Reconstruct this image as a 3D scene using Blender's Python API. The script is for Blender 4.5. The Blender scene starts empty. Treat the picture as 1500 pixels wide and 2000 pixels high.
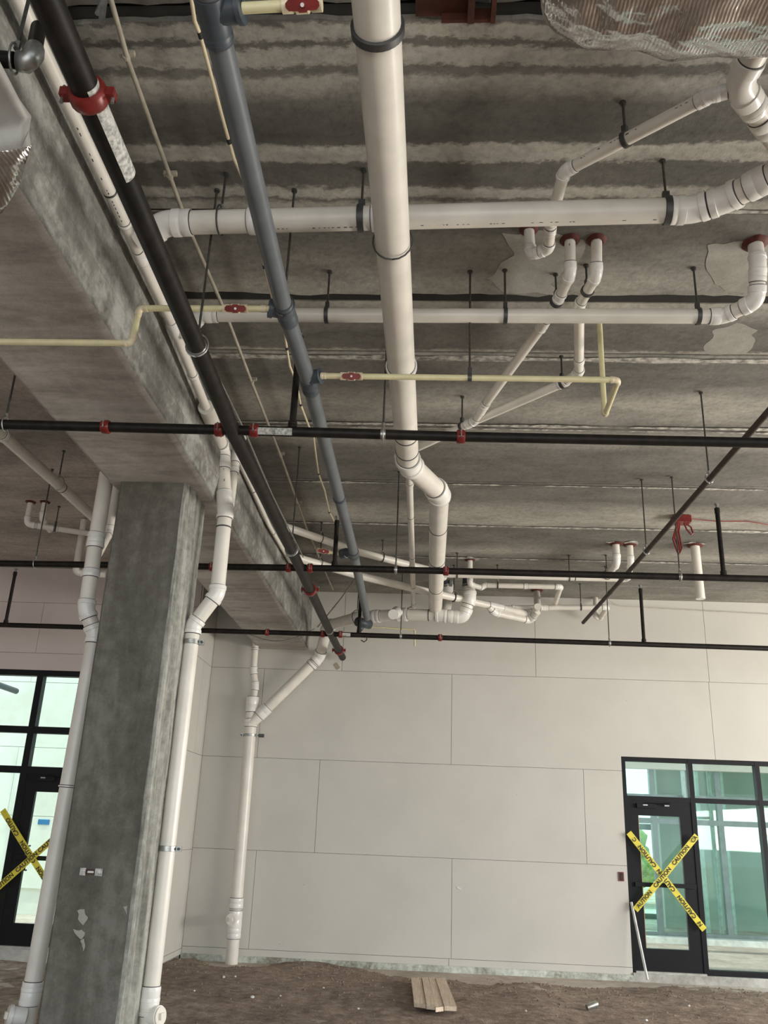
import bpy, math, random
from mathutils import Vector, noise
random.seed(7)
C = bpy.context.scene.collection
sc = bpy.context.scene
H = 1.6                                   # eye height above the dirt; z below is measured from the eye
# ---------------------------------------------------------------- camera
PITCH, ROLL, YAW, F = 0.35323151, 0.0402458, -0.05678693, 1689.608
cy, sy = math.cos(YAW), math.sin(YAW)
FW = Vector((sy*math.cos(PITCH), cy*math.cos(PITCH), math.sin(PITCH)))
r0 = Vector((cy, -sy, 0)); u0 = r0.cross(FW)
RT = math.cos(ROLL)*r0 + math.sin(ROLL)*u0
UP = -math.sin(ROLL)*r0 + math.cos(ROLL)*u0
cd = bpy.data.cameras.new('camera'); cam = bpy.data.objects.new('camera', cd); C.objects.link(cam)
from mathutils import Matrix
M3 = Matrix((RT, UP, -FW)).transposed()
cam.matrix_world = Matrix.Translation((0, 0, H)) @ M3.to_4x4()
cd.sensor_fit = 'HORIZONTAL'; cd.sensor_width = 36; cd.lens = F/1500*36; cd.clip_start = .05; cd.clip_end = 200
sc.camera = cam
# ---------------------------------------------------------------- world, lights, exposure
sc.view_settings.view_transform = 'Standard'; sc.view_settings.look = 'None'
sc.view_settings.gamma = 1; sc.view_settings.use_curve_mapping = False
sc.view_settings.exposure = 0.05
w = bpy.data.worlds.new('sky'); sc.world = w; w.use_nodes = True
w.node_tree.nodes['Background'].inputs[0].default_value = (.84, .93, 1, 1)
w.node_tree.nodes['Background'].inputs[1].default_value = 2.2
def area(name, loc, aim, sx, sy_, power, col):
    l = bpy.data.lights.new(name, 'AREA'); l.shape = 'RECTANGLE'; l.size = sx; l.size_y = sy_
    l.energy = power; l.color = col
    o = bpy.data.objects.new(name, l); C.objects.link(o)
    o.location = (loc[0], loc[1], loc[2]+H)
    d = Vector(aim)-Vector(loc); o.rotation_euler = d.to_track_quat('-Z', 'Y').to_euler()
    o['kind'] = 'structure'
    return o
area('window_light_right', (8.6, 6.5, .4), (0, 7.2, 1.6), 7, 1.1, 720, (1, .95, .87))
area('rear_fill_light', (1.5, -4.6, .2), (0, 6, 1.2), 9, 3.2, 230, (.93, .97, 1))  # unseen fill lamp added behind the camera at the open rear side
sl = bpy.data.lights.new('sun', 'SUN'); sl.energy = 2.6; sl.angle = .03; sl.color = (1, .96, .9)
so = bpy.data.objects.new('sun', sl); C.objects.link(so); so.rotation_euler = Vector((.10, .16, -.97)).to_track_quat('-Z', 'Y').to_euler(); so['kind'] = 'structure'
# ---------------------------------------------------------------- pixel helpers (1500 x 2000): a sight line met with a real plane of the room
def at(px, py, x=None, y=None, z=None):
    d = (px-750)*RT - (py-1000)*UP + F*FW
    k = z/d.z if z is not None else (y/d.y if y is not None else x/d.x)
    return d*k
def pix(p):
    d = p.dot(FW); return (750+F*p.dot(RT)/d, 1000-F*p.dot(UP)/d)
# ---------------------------------------------------------------- materials
def newmat(name):
    m = bpy.data.materials.new(name); m.use_nodes = True
    nt = m.node_tree; b = nt.nodes['Principled BSDF']; return m, nt, b
def N(nt, t, **k):
    n = nt.nodes.new(t)
    for a, v in k.items():
        if a in n.inputs.keys() if isinstance(a, str) else False: n.inputs[a].default_value = v
        else: setattr(n, a, v)
    return n
def noise_n(nt, vec, scale, detail=4, rough=.55, dist=0):
    n = nt.nodes.new('ShaderNodeTexNoise'); n.inputs['Scale'].default_value = scale
    n.inputs['Detail'].default_value = detail; n.inputs['Roughness'].default_value = rough
    n.inputs['Distortion'].default_value = dist
    nt.links.new(vec, n.inputs['Vector']); return n.outputs['Fac']
def mapping(nt, scale=(1, 1, 1)):
    tc = nt.nodes.new('ShaderNodeTexCoord'); mp = nt.nodes.new('ShaderNodeMapping')
    mp.inputs['Scale'].default_value = scale; nt.links.new(tc.outputs['Object'], mp.inputs['Vector'])
    return mp.outputs['Vector']
def ramp(nt, fac, stops):
    r = nt.nodes.new('ShaderNodeValToRGB'); e = r.color_ramp.elements
    while len(e) < len(stops): e.new(.5)
    for i, (p, c) in enumerate(stops):
        e[i].position = p
        e[i].color = (c, c, c, 1) if isinstance(c, (int, float)) else (*c, 1)
    nt.links.new(fac, r.inputs['Fac']); return r.outputs['Color']
def mixc(nt, fac, a, b, mode='MIX'):
    n = nt.nodes.new('ShaderNodeMix'); n.data_type = 'RGBA'; n.blend_type = mode
    for sock, v in ((n.inputs[0], fac), (n.inputs[6], a), (n.inputs[7], b)):
        if isinstance(v, (int, float)): sock.default_value = v
        elif isinstance(v, tuple): sock.default_value = (*v, 1)
        else: nt.links.new(v, sock)
    return n.outputs[2]
def math_n(nt, op, a, b=0.0):
    n = nt.nodes.new('ShaderNodeMath'); n.operation = op
    for i, v in enumerate((a, b)):
        if isinstance(v, (int, float)): n.inputs[i].default_value = v
        else: nt.links.new(v, n.inputs[i])
    return n.outputs[0]
def bump(nt, b, h, s=.3, d=.01):
    n = nt.nodes.new('ShaderNodeBump'); n.inputs['Strength'].default_value = s; n.inputs['Distance'].default_value = d
    nt.links.new(h, n.inputs['Height']); nt.links.new(n.outputs[0], b.inputs['Normal'])
def simple(name, col, rough=.5, metal=0, var=.12, scale=9, col2=None, bmp=0):
    m, nt, b = newmat(name); v = mapping(nt)
    f = noise_n(nt, v, scale, 5)
    c2 = col2 if col2 else tuple(x*(1-var*2.2) for x in col)
    nt.links.new(ramp(nt, f, [(.35, c2), (.62, col)]), b.inputs['Base Color'])
    b.inputs['Roughness'].default_value = rough; b.inputs['Metallic'].default_value = metal
    if bmp: bump(nt, b, f, bmp)
    return m
def concrete(name, dark, mid, light, sx=(1, 1, 1), sc1=2.0, rough=.85, bs=.25):
    m, nt, b = newmat(name); v = mapping(nt, sx); v0 = mapping(nt)
    a = noise_n(nt, v, sc1, 7, .62, .4); c = noise_n(nt, v0, sc1*7, 6, .65); g = noise_n(nt, v0, 90, 3)
    s = math_n(nt, 'ADD', math_n(nt, 'MULTIPLY', a, .65), math_n(nt, 'MULTIPLY', c, .35))
    col = ramp(nt, s, [(.38, dark), (.5, mid), (.61, light)])
    col = mixc(nt, .25, col, ramp(nt, g, [(.3, .35), (.6, .62)]), 'OVERLAY')
    nt.links.new(col, b.inputs['Base Color']); b.inputs['Roughness'].default_value = rough
    bump(nt, b, s, bs, .02); return m
def emis_free(): pass
PVC = simple('white_pvc', (.80, .76, .68), .33, 0, .05, 5)
PVCW = simple('bright_white_pvc_fitting', (.84, .82, .77), .25, 0, .03, 6)
CREAM = simple('cream_cpvc', (.76, .70, .42), .4, 0, .06, 9)
CREAMF = simple('cream_cpvc_fitting', (.76, .66, .46), .38, 0, .05, 9)
GREY = simple('grey_cpvc', (.135, .15, .162), .42, 0, .08, 7)
GREYD = simple('dark_grey_fitting', (.06, .075, .09), .45, 0, .08, 7)
BLACK = simple('black_steel_pipe', (.008, .007, .006), .5, 0, .2, 14, (.018, .014, .011))
BLACKB = simple('black_pipe_dusty', (.02, .016, .014), .55, 0, .2, 30, (.008, .007, .006))
BROWN = simple('rusty_brown_steel_pipe', (.055, .036, .026), .65, 0, .2, 20)
RED = simple('red_painted_iron', (.21, .022, .018), .35, .1, .15, 20)
REDCLR = simple('red_firestop_sealant', (.11, .018, .010), .7, 0, .2, 30)
GALV = simple('galvanised_steel', (.45, .45, .43), .38, .85, .12, 30)
ROD = simple('threaded_rod_steel', (.10, .10, .09), .45, .7, .12, 60)
STRAP = simple('dark_strap_steel', (.09, .09, .088), .5, .5, .1, 20)
LINE = simple('dark_pipe_line', (.07, .065, .07), .6, 0, .1, 20)  # thin dark rings at fitting edges, joint bands and pipe print
TAG = simple('white_paper_label', (.62, .62, .57), .6, 0, .35, 55, (.25, .25, .23))
RUST = simple('rust_red_primer_steel', (.07, .018, .008), .6, .2, .25, 12)
FRAME = simple('black_anodised_aluminium', (.007, .0075, .010), .5, 0, .1, 8)
for _m in (BLACK, BLACKB, FRAME): _m.node_tree.nodes['Principled BSDF'].inputs['Specular IOR Level'].default_value = .22
GRYFRAME = simple('grey_aluminium_frame', (.20, .25, .26), .45, .2, .1, 8)
YTAPE = simple('yellow_caution_tape', (.80, .68, .06), .4, 0, .08, 10)
INK = simple('black_ink', (.02, .02, .02), .6, 0, .1, 10)
WOOD = concrete('pine_board', (.56, .42, .31), (.68, .54, .41), (.76, .64, .51), (14, .8, 14), 3, .7, .1)
WOODO = simple('orange_pine_trim', (.75, .42, .2), .6, 0, .1, 9)
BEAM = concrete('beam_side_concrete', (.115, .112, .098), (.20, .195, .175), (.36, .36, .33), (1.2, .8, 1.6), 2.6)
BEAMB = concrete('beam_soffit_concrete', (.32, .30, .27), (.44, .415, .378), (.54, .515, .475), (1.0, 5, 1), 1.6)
COL = concrete('column_concrete', (.075, .071, .056), (.115, .110, .090), (.18, .173, .148), (2.6, 2.6, .55), 1.5)
COLE = concrete('column_edge_grout', (.13, .13, .11), (.25, .25, .22), (.40, .40, .36), (6, 6, .5), 2.2)
SILL = concrete('painted_foundation', (.22, .20, .16), (.46, .49, .43), (.66, .70, .64), (1, 1, 1), 3.4)
SLABB = concrete('pale_concrete_sill', (.30, .29, .26), (.42, .42, .39), (.52, .52, .49), (1, 1, 1), 2)
GROUND = concrete('pale_ground', (.34, .28, .23), (.47, .40, .34), (.58, .52, .46), (1, 1, 1), 1.2)
DRYG = simple('pale_green_board', (.42, .50, .46), .8, 0, .05, 2)
GROUNDB = concrete('dry_pinkish_dirt', (.26, .21, .18), (.36, .29, .25), (.44, .37, .32), (1, 1, 1), 2.2)
BLOCKW = concrete('outdoor_cream_wall', (.74, .76, .66), (.80, .83, .74), (.85, .88, .80), (1, 1, 1), .8, .8, .05)
# drywall: board grey-white with faint smudges and fastener dots
def drywall(name, col, d):
    m, nt, b = newmat(name); v = mapping(nt)
    f = noise_n(nt, v, 1.3, 6, .6); g = noise_n(nt, v, 26, 3)
    c = ramp(nt, f, [(.35, tuple(x*d for x in col)), (.6, col)])
    vo = nt.nodes.new('ShaderNodeTexVoronoi'); vo.inputs['Scale'].default_value = 3.2; nt.links.new(v, vo.inputs['Vector'])
    dot = ramp(nt, vo.outputs['Distance'], [(.018, 1.0), (.026, 0.0)])
    c = mixc(nt, math_n(nt, 'MULTIPLY', dot, .5), c, tuple(x*.35 for x in col))
    nt.links.new(c, b.inputs['Base Color']); b.inputs['Roughness'].default_value = .8
    bump(nt, b, g, .05, .002); return m
DRY = drywall('drywall_board', (.60, .583, .53), .94)
DRYP = drywall('drywall_board_left_bay', (.60, .53, .50), .94)
SEAM = simple('dark_board_joint', (.26, .245, .225), .9)
# hollow-core planks: stained bands running along the planks (x), irregular at their edges
def plank_mat(name, stops, tint, spec=.2):
    m, nt, b = newmat(name)
    tc = nt.nodes.new('ShaderNodeTexCoord'); sp = nt.nodes.new('ShaderNodeSeparateXYZ')
    nt.links.new(tc.outputs['Object'], sp.inputs[0])
    v1 = mapping(nt, (1.3, 2.5, 1)); v2 = mapping(nt, (14, 22, 1)); v3 = mapping(nt, (1, 2.2, 1)); v4 = mapping(nt)
    n1 = noise_n(nt, v1, 1.2, 3); n2 = noise_n(nt, v2, 1, 4, .7); n3 = noise_n(nt, v3, 1.4, 8, .68, .3); n4 = noise_n(nt, v4, 24, 5, .7)
    y = sp.outputs[1]
    y = math_n(nt, 'ADD', y, math_n(nt, 'MULTIPLY', math_n(nt, 'SUBTRACT', n1, .5), .09))
    y = math_n(nt, 'ADD', y, math_n(nt, 'MULTIPLY', math_n(nt, 'SUBTRACT', n2, .5), .10))
    lo, hi = stops[0][0], stops[-1][0]
    t = math_n(nt, 'DIVIDE', math_n(nt, 'SUBTRACT', y, lo), hi-lo)
    c = ramp(nt, t, [((a-lo)/(hi-lo), tuple(k*v for k in tint)) for a, v in stops])
    c = ramp(nt, t, [((a-lo)/(hi-lo), tuple(k*(v*1.55 if v > .19 else v*1.12) for k in tint)) for a, v in stops])
    mul = ramp(nt, n3, [(.3, .55), (.5, .92), (.68, 1.25)])
    c = mixc(nt, .85, c, mul, 'MULTIPLY')
    c = mixc(nt, .45, c, ramp(nt, n4, [(.25, .15), (.5, .5), (.75, .72)]), 'OVERLAY')
    nt.links.new(c, b.inputs['Base Color']); b.inputs['Roughness'].default_value = .8
    bump(nt, b, n4, .35, .01); return m
T = (1.0, .955, .83)
def yy(py): return at(900, py, z=3.24).y
near = [(2.0, .10), (yy(42), .13), (yy(50), .27), (yy(74), .25), (yy(79), .12), (yy(88), .13), (yy(94), .27), (yy(124), .25), (yy(130), .14), (yy(142), .15), (yy(152), .25),
        (yy(172), .20), (yy(200), .13), (yy(262), .10), (yy(279), .115), (yy(286), .29), (yy(314), .26), (yy(319), .12), (yy(362), .12), (yy(369), .27), (yy(383), .24), (yy(388), .10), (yy(398), .24)]
PL_NEAR = plank_mat('stained_plank_near', near, T)
mid = [(yy(400), .16), (yy(440), .12), (yy(490), .19), (yy(560), .21), (yy(580), .20), (yy(600), .24), (yy(640), .15), (yy(686), .13), (yy(692), .30), (yy(703), .25),
       (yy(708), .15), (yy(750), .155), (yy(790), .25), (yy(815), .20), (yy(833), .17), (yy(845), .15)]
PL_MID = plank_mat('stained_plank_middle', mid, T)
far = [(yy(834), .17), (yy(855), .24), (yy(880), .16), (yy(930), .15), (yy(950), .17), (yy(975), .155), (yy(1000), .26), (yy(1024), .24), (yy(1030), .15), (yy(1060), .16), (yy(1078), .23), (yy(1090), .18), (yy(1120), .17), (12.3, .20)]
PL_FAR = plank_mat('stained_plank_far', far, T)
PL_LEFT = plank_mat('left_bay_plank', [(2.0, .22), (4, .2), (6, .23), (7, .19), (7.8, .26), (8.3, .2), (9, .25), (9.6, .19), (10.2, .25), (11.3, .2)], (1.3, 1.13, 1.02))
GROUT = simple('white_grout', (.58, .56, .50), .9, 0, .35, 18, (.18, .17, .15))
PATCH = concrete('patched_mortar', (.27, .26, .22), (.33, .32, .28), (.38, .37, .33), (1, 1, 1), 2)
SHADOWG = simple('gap_shade_black', (.02, .019, .016), .95)  # near-black colour standing in for shade in the plank gaps, also on the slab
def dirt_mat():
    m, nt, b = newmat('brown_dirt'); v = mapping(nt)
    a = noise_n(nt, v, .9, 8, .65); c = noise_n(nt, v, 9, 7, .7); d = noise_n(nt, v, 40, 5, .7)
    s = math_n(nt, 'ADD', math_n(nt, 'MULTIPLY', a, .4), math_n(nt, 'MULTIPLY', c, .6))
    col = ramp(nt, s, [(.36, (.15, .11, .085)), (.5, (.33, .247, .19)), (.62, (.50, .40, .32))])
    nt.links.new(col, b.inputs['Base Color']); b.inputs['Roughness'].default_value = .95
    h = math_n(nt, 'ADD', math_n(nt, 'MULTIPLY', c, 1.0), math_n(nt, 'MULTIPLY', d, .5))
    bump(nt, b, h, .9, .06); return m
DIRT = dirt_mat()
def foil_mat():
    m, nt, b = newmat('silver_foil_wrap'); v = mapping(nt)
    a = noise_n(nt, v, 4.0, 3, .5, .5); c = noise_n(nt, v, 19, 2, .5, .4)
    wv = nt.nodes.new('ShaderNodeTexWave'); wv.inputs['Scale'].default_value = 26; wv.inputs['Distortion'].default_value = .6; nt.links.new(v, wv.inputs['Vector'])
    h = math_n(nt, 'ADD', math_n(nt, 'MULTIPLY', a, 1.5), math_n(nt, 'MULTIPLY', c, .16))
    h = math_n(nt, 'ADD', h, math_n(nt, 'MULTIPLY', wv.outputs['Fac'], .03))
    nt.links.new(ramp(nt, a, [(.3, (.42, .37, .34)), (.6, (.62, .60, .58))]), b.inputs['Base Color'])
    b.inputs['Metallic'].default_value = 1; b.inputs['Roughness'].default_value = .2
    bump(nt, b, h, .55, .05); return m
FOIL = foil_mat()
FOILD = simple('smooth_grey_foil_jacket', (.30, .29, .27), .6, .5, .1, 6)
def glass_mat(name, tint, gl=.03):
    m = bpy.data.materials.new(name); m.use_nodes = True; nt = m.node_tree; nt.nodes.clear()
    o = nt.nodes.new('ShaderNodeOutputMaterial'); t = nt.nodes.new('ShaderNodeBsdfTransparent'); g = nt.nodes.new('ShaderNodeBsdfGlossy'); x = nt.nodes.new('ShaderNodeMixShader')
    t.inputs[0].default_value = (*tint, 1); g.inputs['Roughness'].default_value = .02; x.inputs[0].default_value = gl
    nt.links.new(t.outputs[0], x.inputs[1]); nt.links.new(g.outputs[0], x.inputs[2]); nt.links.new(x.outputs[0], o.inputs[0]); return m
GLASS = glass_mat('clear_storefront_glass', (.90, .98, .95))
GLASSG = glass_mat('green_tinted_glass', (.90, .98, .95), .025)
LEAF = concrete('sunlit_foliage', (.12, .26, .05), (.32, .48, .13), (.62, .72, .32), (1, 1, 1), 3, .8, .6)
SHEATH = simple('green_sheathing_panel', (.14, .42, .30), .7)
STUD = simple('galvanised_stud', (.42, .50, .50), .5, .4)
BLUE = simple('blue_tape', (.02, .22, .5), .6)
PLAST = simple('white_plastic', (.78, .78, .76), .4)
# ---------------------------------------------------------------- mesh builders
ORG = {}
def mk(name, vs, fs, mats, parent=None, fm=None, smooth=False, origin=None):
    vs = [Vector(v)+Vector((0, 0, H)) for v in vs]
    if parent is not None: o0 = ORG[parent.name]
    elif origin is not None: o0 = Vector(origin)
    else:
        xs = [v.x for v in vs]; ys = [v.y for v in vs]
        o0 = Vector(((min(xs)+max(xs))/2, (min(ys)+max(ys))/2, min(v.z for v in vs)))
    me = bpy.data.meshes.new(name); me.from_pydata([v-o0 for v in vs], [], fs)
    if not isinstance(mats, (list, tuple)): mats = [mats]
    for m in mats: me.materials.append(m)
    if fm: me.polygons.foreach_set('material_index', fm)
    if smooth: me.polygons.foreach_set('use_smooth', [True]*len(me.polygons))
    me.update()
    ob = bpy.data.objects.new(name, me); C.objects.link(ob); ORG[ob.name] = o0
    if parent is not None:
        ob.parent = parent
    else: ob.location = o0
    return ob
def empty(name, loc, label=None, cat=None, group=None, struct=False):
    o = bpy.data.objects.new(name, None); C.objects.link(o); o.empty_display_size = .1
    L = Vector(loc)+Vector((0, 0, H)); o.location = L; ORG[o.name] = L
    if struct: o['kind'] = 'structure'
    tag(o, label, cat, group); return o
def tag(o, label=None, cat=None, group=None, kind=None):
    if label: o['label'] = label
    if cat: o['category'] = cat
    if group: o['group'] = group
    if kind: o['kind'] = kind
    return o
def box_g(x0, y0, z0, x1, y1, z1):
    v = [(x0, y0, z0), (x1, y0, z0), (x1, y1, z0), (x0, y1, z0), (x0, y0, z1), (x1, y0, z1), (x1, y1, z1), (x0, y1, z1)]
    f = [(0, 3, 2, 1), (4, 5, 6, 7), (0, 1, 5, 4), (1, 2, 6, 5), (2, 3, 7, 6), (3, 0, 4, 7)]
    return v, f
def box(name, a, b, mat, parent=None):
    v, f = box_g(min(a[0], b[0]), min(a[1], b[1]), min(a[2], b[2]), max(a[0], b[0]), max(a[1], b[1]), max(a[2], b[2]))
    return mk(name, v, f, mat, parent)
def join(gs):
    V, Fc = [], []
    for v, f in gs:
        k = len(V); V += list(v); Fc += [tuple(i+k for i in q) for q in f]
    return V, Fc
def obox_g(c, ax, ay, az, sx, sy_, sz):          # oriented box, unit axes
    v = []
    for k in (-1, 1):
        for (i, j) in ((-1, -1), (1, -1), (1, 1), (-1, 1)): v.append(c+ax*(i*sx)+ay*(j*sy_)+az*(k*sz))
    return v, [(0, 3, 2, 1), (4, 5, 6, 7), (0, 1, 5, 4), (1, 2, 6, 5), (2, 3, 7, 6), (3, 0, 4, 7)]
def perp(d):
    d = d.normalized(); a = Vector((0, 0, 1)) if abs(d.z) < .9 else Vector((1, 0, 0))
    s = d.cross(a).normalized(); return s, s.cross(d).normalized()
def tube_g(path, rad, n=20, cap=True):
    P = [Vector(p) for p in path]
    if not isinstance(rad, (list, tuple)): rad = [rad]*len(P)
    t = []
    for i in range(len(P)):
        a = P[min(i+1, len(P)-1)]-P[max(i-1, 0)]
        t.append(a.normalized() if a.length > 1e-9 else (t[-1] if t else Vector((0, 0, 1))))
    s, u = perp(t[0]); V = []; Fc = []
    for i, p in enumerate(P):
        s = (s-t[i]*s.dot(t[i])).normalized(); u = t[i].cross(s)
        for k in range(n):
            a = 2*math.pi*k/n; V.append(p+(s*math.cos(a)+u*math.sin(a))*rad[i])
    for i in range(len(P)-1):
        for k in range(n):
            k2 = (k+1) % n; Fc.append((i*n+k, i*n+k2, (i+1)*n+k2, (i+1)*n+k))
    if cap:
        Fc.append(tuple(reversed(range(n)))); Fc.append(tuple(range((len(P)-1)*n, len(P)*n)))
    return V, Fc
def tube(name, path, rad, mat, parent=None, n=20, cap=True):
    v, f = tube_g(path, rad, n, cap)
    return smooth_sides(mk(name, v, f, mat, parent, smooth=True))
def smooth_sides(o):
    me = o.data
    try:
        me.set_sharp_from_angle(angle=math.radians(38))
    except Exception: pass
    return o
def sleeve_g(p, d, L, prof, n=20):               # prof: list of (t in 0..1, radius)
    P = [p+d*((t-.5)*L) for t, _ in prof]; V = []; Fc = []
    s, u = perp(d)
    u = d.normalized().cross(s)
    for q, (_, r) in zip(P, prof):
        for k in range(n):
            a = 2*math.pi*k/n; V.append(q+(s*math.cos(a)+u*math.sin(a))*r)
    for i in range(len(P)-1):
        for k in range(n):
            k2 = (k+1) % n; Fc.append((i*n+k, i*n+k2, (i+1)*n+k2, (i+1)*n+k))
    Fc.append(tuple(reversed(range(n)))); Fc.append(tuple(range((len(P)-1)*n, len(P)*n)))
    return V, Fc
def lined(parts):                                # [(geom, matindex)] -> verts, faces, fm
    V, Fc, fm = [], [], []
    for (v, f), mi in parts:
        k = len(V); V += list(v); Fc += [tuple(i+k for i in q) for q in f]; fm += [mi]*len(f)
    return V, Fc, fm
NS = lambda r: 28 if r > .05 else (20 if r > .025 else 12)
# ---------------------------------------------------------------- pipe runs
def nearest(pts, px):
    best = None
    for i in range(len(pts)-1):
        a, b = pts[i], pts[i+1]
        for k in range(201):
            q = a.lerp(b, k/200)
            if q.dot(FW) < .3: continue
            x, y = pix(q); e = (x-px[0])**2+(y-px[1])**2
            if best is None or e < best[0]: best = (e, q, (b-a).normalized())
    return best[1], best[2]
def coupling(root, p, d, r, fmat, L=None, name='coupling', k=1.15, line=True):
    L = L or max(2.0*r, .05); n = NS(r)
    g = [(sleeve_g(p, d, L, [(0, r*.9), (0, r*k*.97), (.06, r*k), (.47, r*k), (.49, r*k*.985), (.51, r*k*.985), (.53, r*k), (.94, r*k), (1, r*k*.97), (1, r*.9)], n), 0)]
    if line:
        for s in (-1, 1): g.append((sleeve_g(p+d*(s*(L/2+r*.03)), d, max(.006, r*.10), [(0, r*1.035), (1, r*1.035)], n), 1))
    v, f, fm = lined(g); return smooth_sides(mk(name, v, f, [fmat, LINE], root, fm, True))
def band(root, p, d, r, w=.012, mat=None, name='joint_band', k=1.04):
    v, f = sleeve_g(p, d, w, [(0, r*k*.98), (.1, r*k), (.9, r*k), (1, r*k*.98)], NS(r)); return smooth_sides(mk(name, v, f, mat or LINE, root, None, True))
def elbow(root, P, d1, d2, r, fmat, a, line=True, k=1.1):
    ang = d1.angle(d2); h = min(a*.45, r*.9)
    A, B = P-d1*a, P+d2*a
    path = [A, A, A+d1*(h*.1), A+d1*h, A+d1*(h+r*.05)]; rad = [r*.9, r*k*1.06, r*k*1.08, r*k*1.08, r*k]
    a1, b1 = A+d1*(h+r*.05), B-d2*(h+r*.05)
    for j in range(1, 8):
        t = j/8; path.append(a1*(1-t)**2+P*(2*t*(1-t))+b1*t*t); rad.append(r*k)
    path += [b1, B-d2*h, B-d2*(h*.1), B, B]; rad += [r*k, r*k*1.08, r*k*1.08, r*k*1.06, r*.9]
    # tangents at doubled points: nudge
    path[0] = A-d1*.0002; path[-1] = B+d2*.0002
    g = [(tube_g(path, rad, NS(r)), 0)]
    if line:
        for q, d in ((A-d1*r*.04, d1), (B+d2*r*.04, d2)): g.append((sleeve_g(q, d, max(.006, r*.09), [(0, r*1.035), (1, r*1.035)], NS(r)), 1))
    v, f, fm = lined(g); return smooth_sides(mk('elbow', v, f, [fmat, LINE], root, fm, True))
def redcoupling(root, p, d, r, up=None):
    L = .05 if r < .04 else .062
    v, f = sleeve_g(p, d, L, [(0, r*.95), (0, r*1.26), (.1, r*1.34), (.2, r*1.4), (.8, r*1.4), (.9, r*1.34), (1, r*1.26), (1, r*.95)], NS(r))
    u = up or Vector((0, 0, 1)); u = (u-d*u.dot(d)).normalized(); s = d.cross(u)
    gs = [(v, f)]
    for k in (-1, 1):
        gs.append(obox_g(p+s*(k*r*1.62), s, d, u, r*.30, L*.30, r*.34))
    V, Fc = join(gs); c = smooth_sides(mk('grooved_coupling', V, Fc, RED, root, None, True))
    for k in (-1, 1):
        vv, ff = tube_g([p+s*(k*r*1.8)-u*(r*.75), p+s*(k*r*1.8)+u*(r*.75)], max(.005, r*.13), 8)
        b = mk('bolt', vv, ff, GALV, root); b.parent = c
    return c
def valve(root, p, d, r, up=Vector((0, 0, -1))):
    v, f = sleeve_g(p, d, .13, [(0, r), (0, r*1.35), (.25, r*1.35), (.3, r*1.15), (.35, r*1.5), (.65, r*1.5), (.7, r*1.15), (.75, r*1.35), (1, r*1.35), (1, r)], 14)
    b = smooth_sides(mk('ball_valve', v, f, CREAMF, root, None, True))
    u = up.normalized(); s = d.cross(u).normalized(); q = p+u*(r*1.5+.012)
    out = [(-.055, .006), (-.045, .016), (-.016, .017), (-.012, .022), (.012, .022), (.016, .017), (.045, .016), (.055, .006), (.055, -.006), (.045, -.016), (.016, -.017), (.012, -.022), (-.012, -.022), (-.016, -.017), (-.045, -.016), (-.055, -.006)]
    V = [q+d*a+s*c-u*.008 for a, c in out]+[q+d*a+s*c+u*.008 for a, c in out]; n = len(out)
    Fc = [tuple(range(n)), tuple(reversed(range(n, 2*n)))]+[(i, i+n, (i+1) % n+n, (i+1) % n) for i in range(n)]
    h = mk('valve_handle', V, Fc, RED, root); h.parent = b
    vv, ff = tube_g([p+u*r, q+u*.018], .0065, 10); k = mk('valve_stem', vv, ff, PLAST, root); k.parent = b
    return b
RUNS = {}
def run(key, name, label, pts, r, mat, fmat=None, cat='pipe', group=None, fit=(), line=True, af=1.9, ends=(False, False), n=None, secname='pipe_section', elb=True):
    fmat = fmat or mat
    pts = [Vector(p) for p in pts]
    base = min(pts, key=lambda p: p.z)
    root = empty(name, base, label, cat, group)
    m = len(pts)
    D = [(pts[i+1]-pts[i]).normalized() for i in range(m-1)]; Ls = [(pts[i+1]-pts[i]).length for i in range(m-1)]
    A = [0]*m
    for i in range(1, m-1 if elb else 0):
        ang = D[i-1].angle(D[i])
        need = r*(.9+af*math.tan(min(ang, 2.2)/2)*1.0)
        A[i] = min(need, Ls[i-1]*.48, Ls[i]*.48)
    for i in range(m-1):
        s, e = pts[i]+D[i]*(A[i]*.8), pts[i+1]-D[i]*(A[i+1]*.8)
        if (e-s).dot(D[i]) > .004: tube(secname, [s, e], r, mat, root, n or NS(r))
    for i in range(1, m-1):
        if elb: elbow(root, pts[i], D[i-1], D[i], r, fmat, A[i], line)
    if ends[0]: coupling(root, pts[0]+D[0]*r*1.2, D[0], r, fmat, line=line)
    if ends[1]: coupling(root, pts[-1]-D[-1]*r*1.2, D[-1], r, fmat, line=line)
    for ft in fit:
        p, d = nearest(pts, ft[1])
        if ft[0] == 'c': coupling(root, p, d, r, fmat, *(ft[2:3]), line=line)
        elif ft[0] == 'b': band(root, p, d, r)
        elif ft[0] == 'k': redcoupling(root, p, d, r)
        elif ft[0] == 'v': valve(root, p, d, r, ft[2] if len(ft) > 2 else (-p).normalized())
        elif ft[0] == 's': band(root, p, d, r, ft[2] if len(ft) > 2 else .03, ft[3] if len(ft) > 3 else GALV, 'clamp_ring', 1.08)
        elif ft[0] == 't':       # paper label curved on the pipe facing the room
            L = ft[2]; to = (-p).normalized(); to = (to-d*to.dot(d)).normalized(); sd = d.cross(to)
            if len(ft) > 3: to, sd = (to*math.cos(ft[3])+sd*math.sin(ft[3])), (sd*math.cos(ft[3])-to*math.sin(ft[3]))
            V, Fc = [], []
            for j in range(7):
                a = (j-3)/3*.75
                for e in (-1, 1): V.append(p+d*(e*L/2)+(to*math.cos(a)+sd*math.sin(a))*r*1.03)
            for j in range(6): Fc.append((2*j, 2*j+1, 2*j+3, 2*j+2))
            mk('paper_label', V, Fc, TAG, root, None, True)
    RUNS[key] = (root, pts); return root
CZ = 3.24
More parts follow.
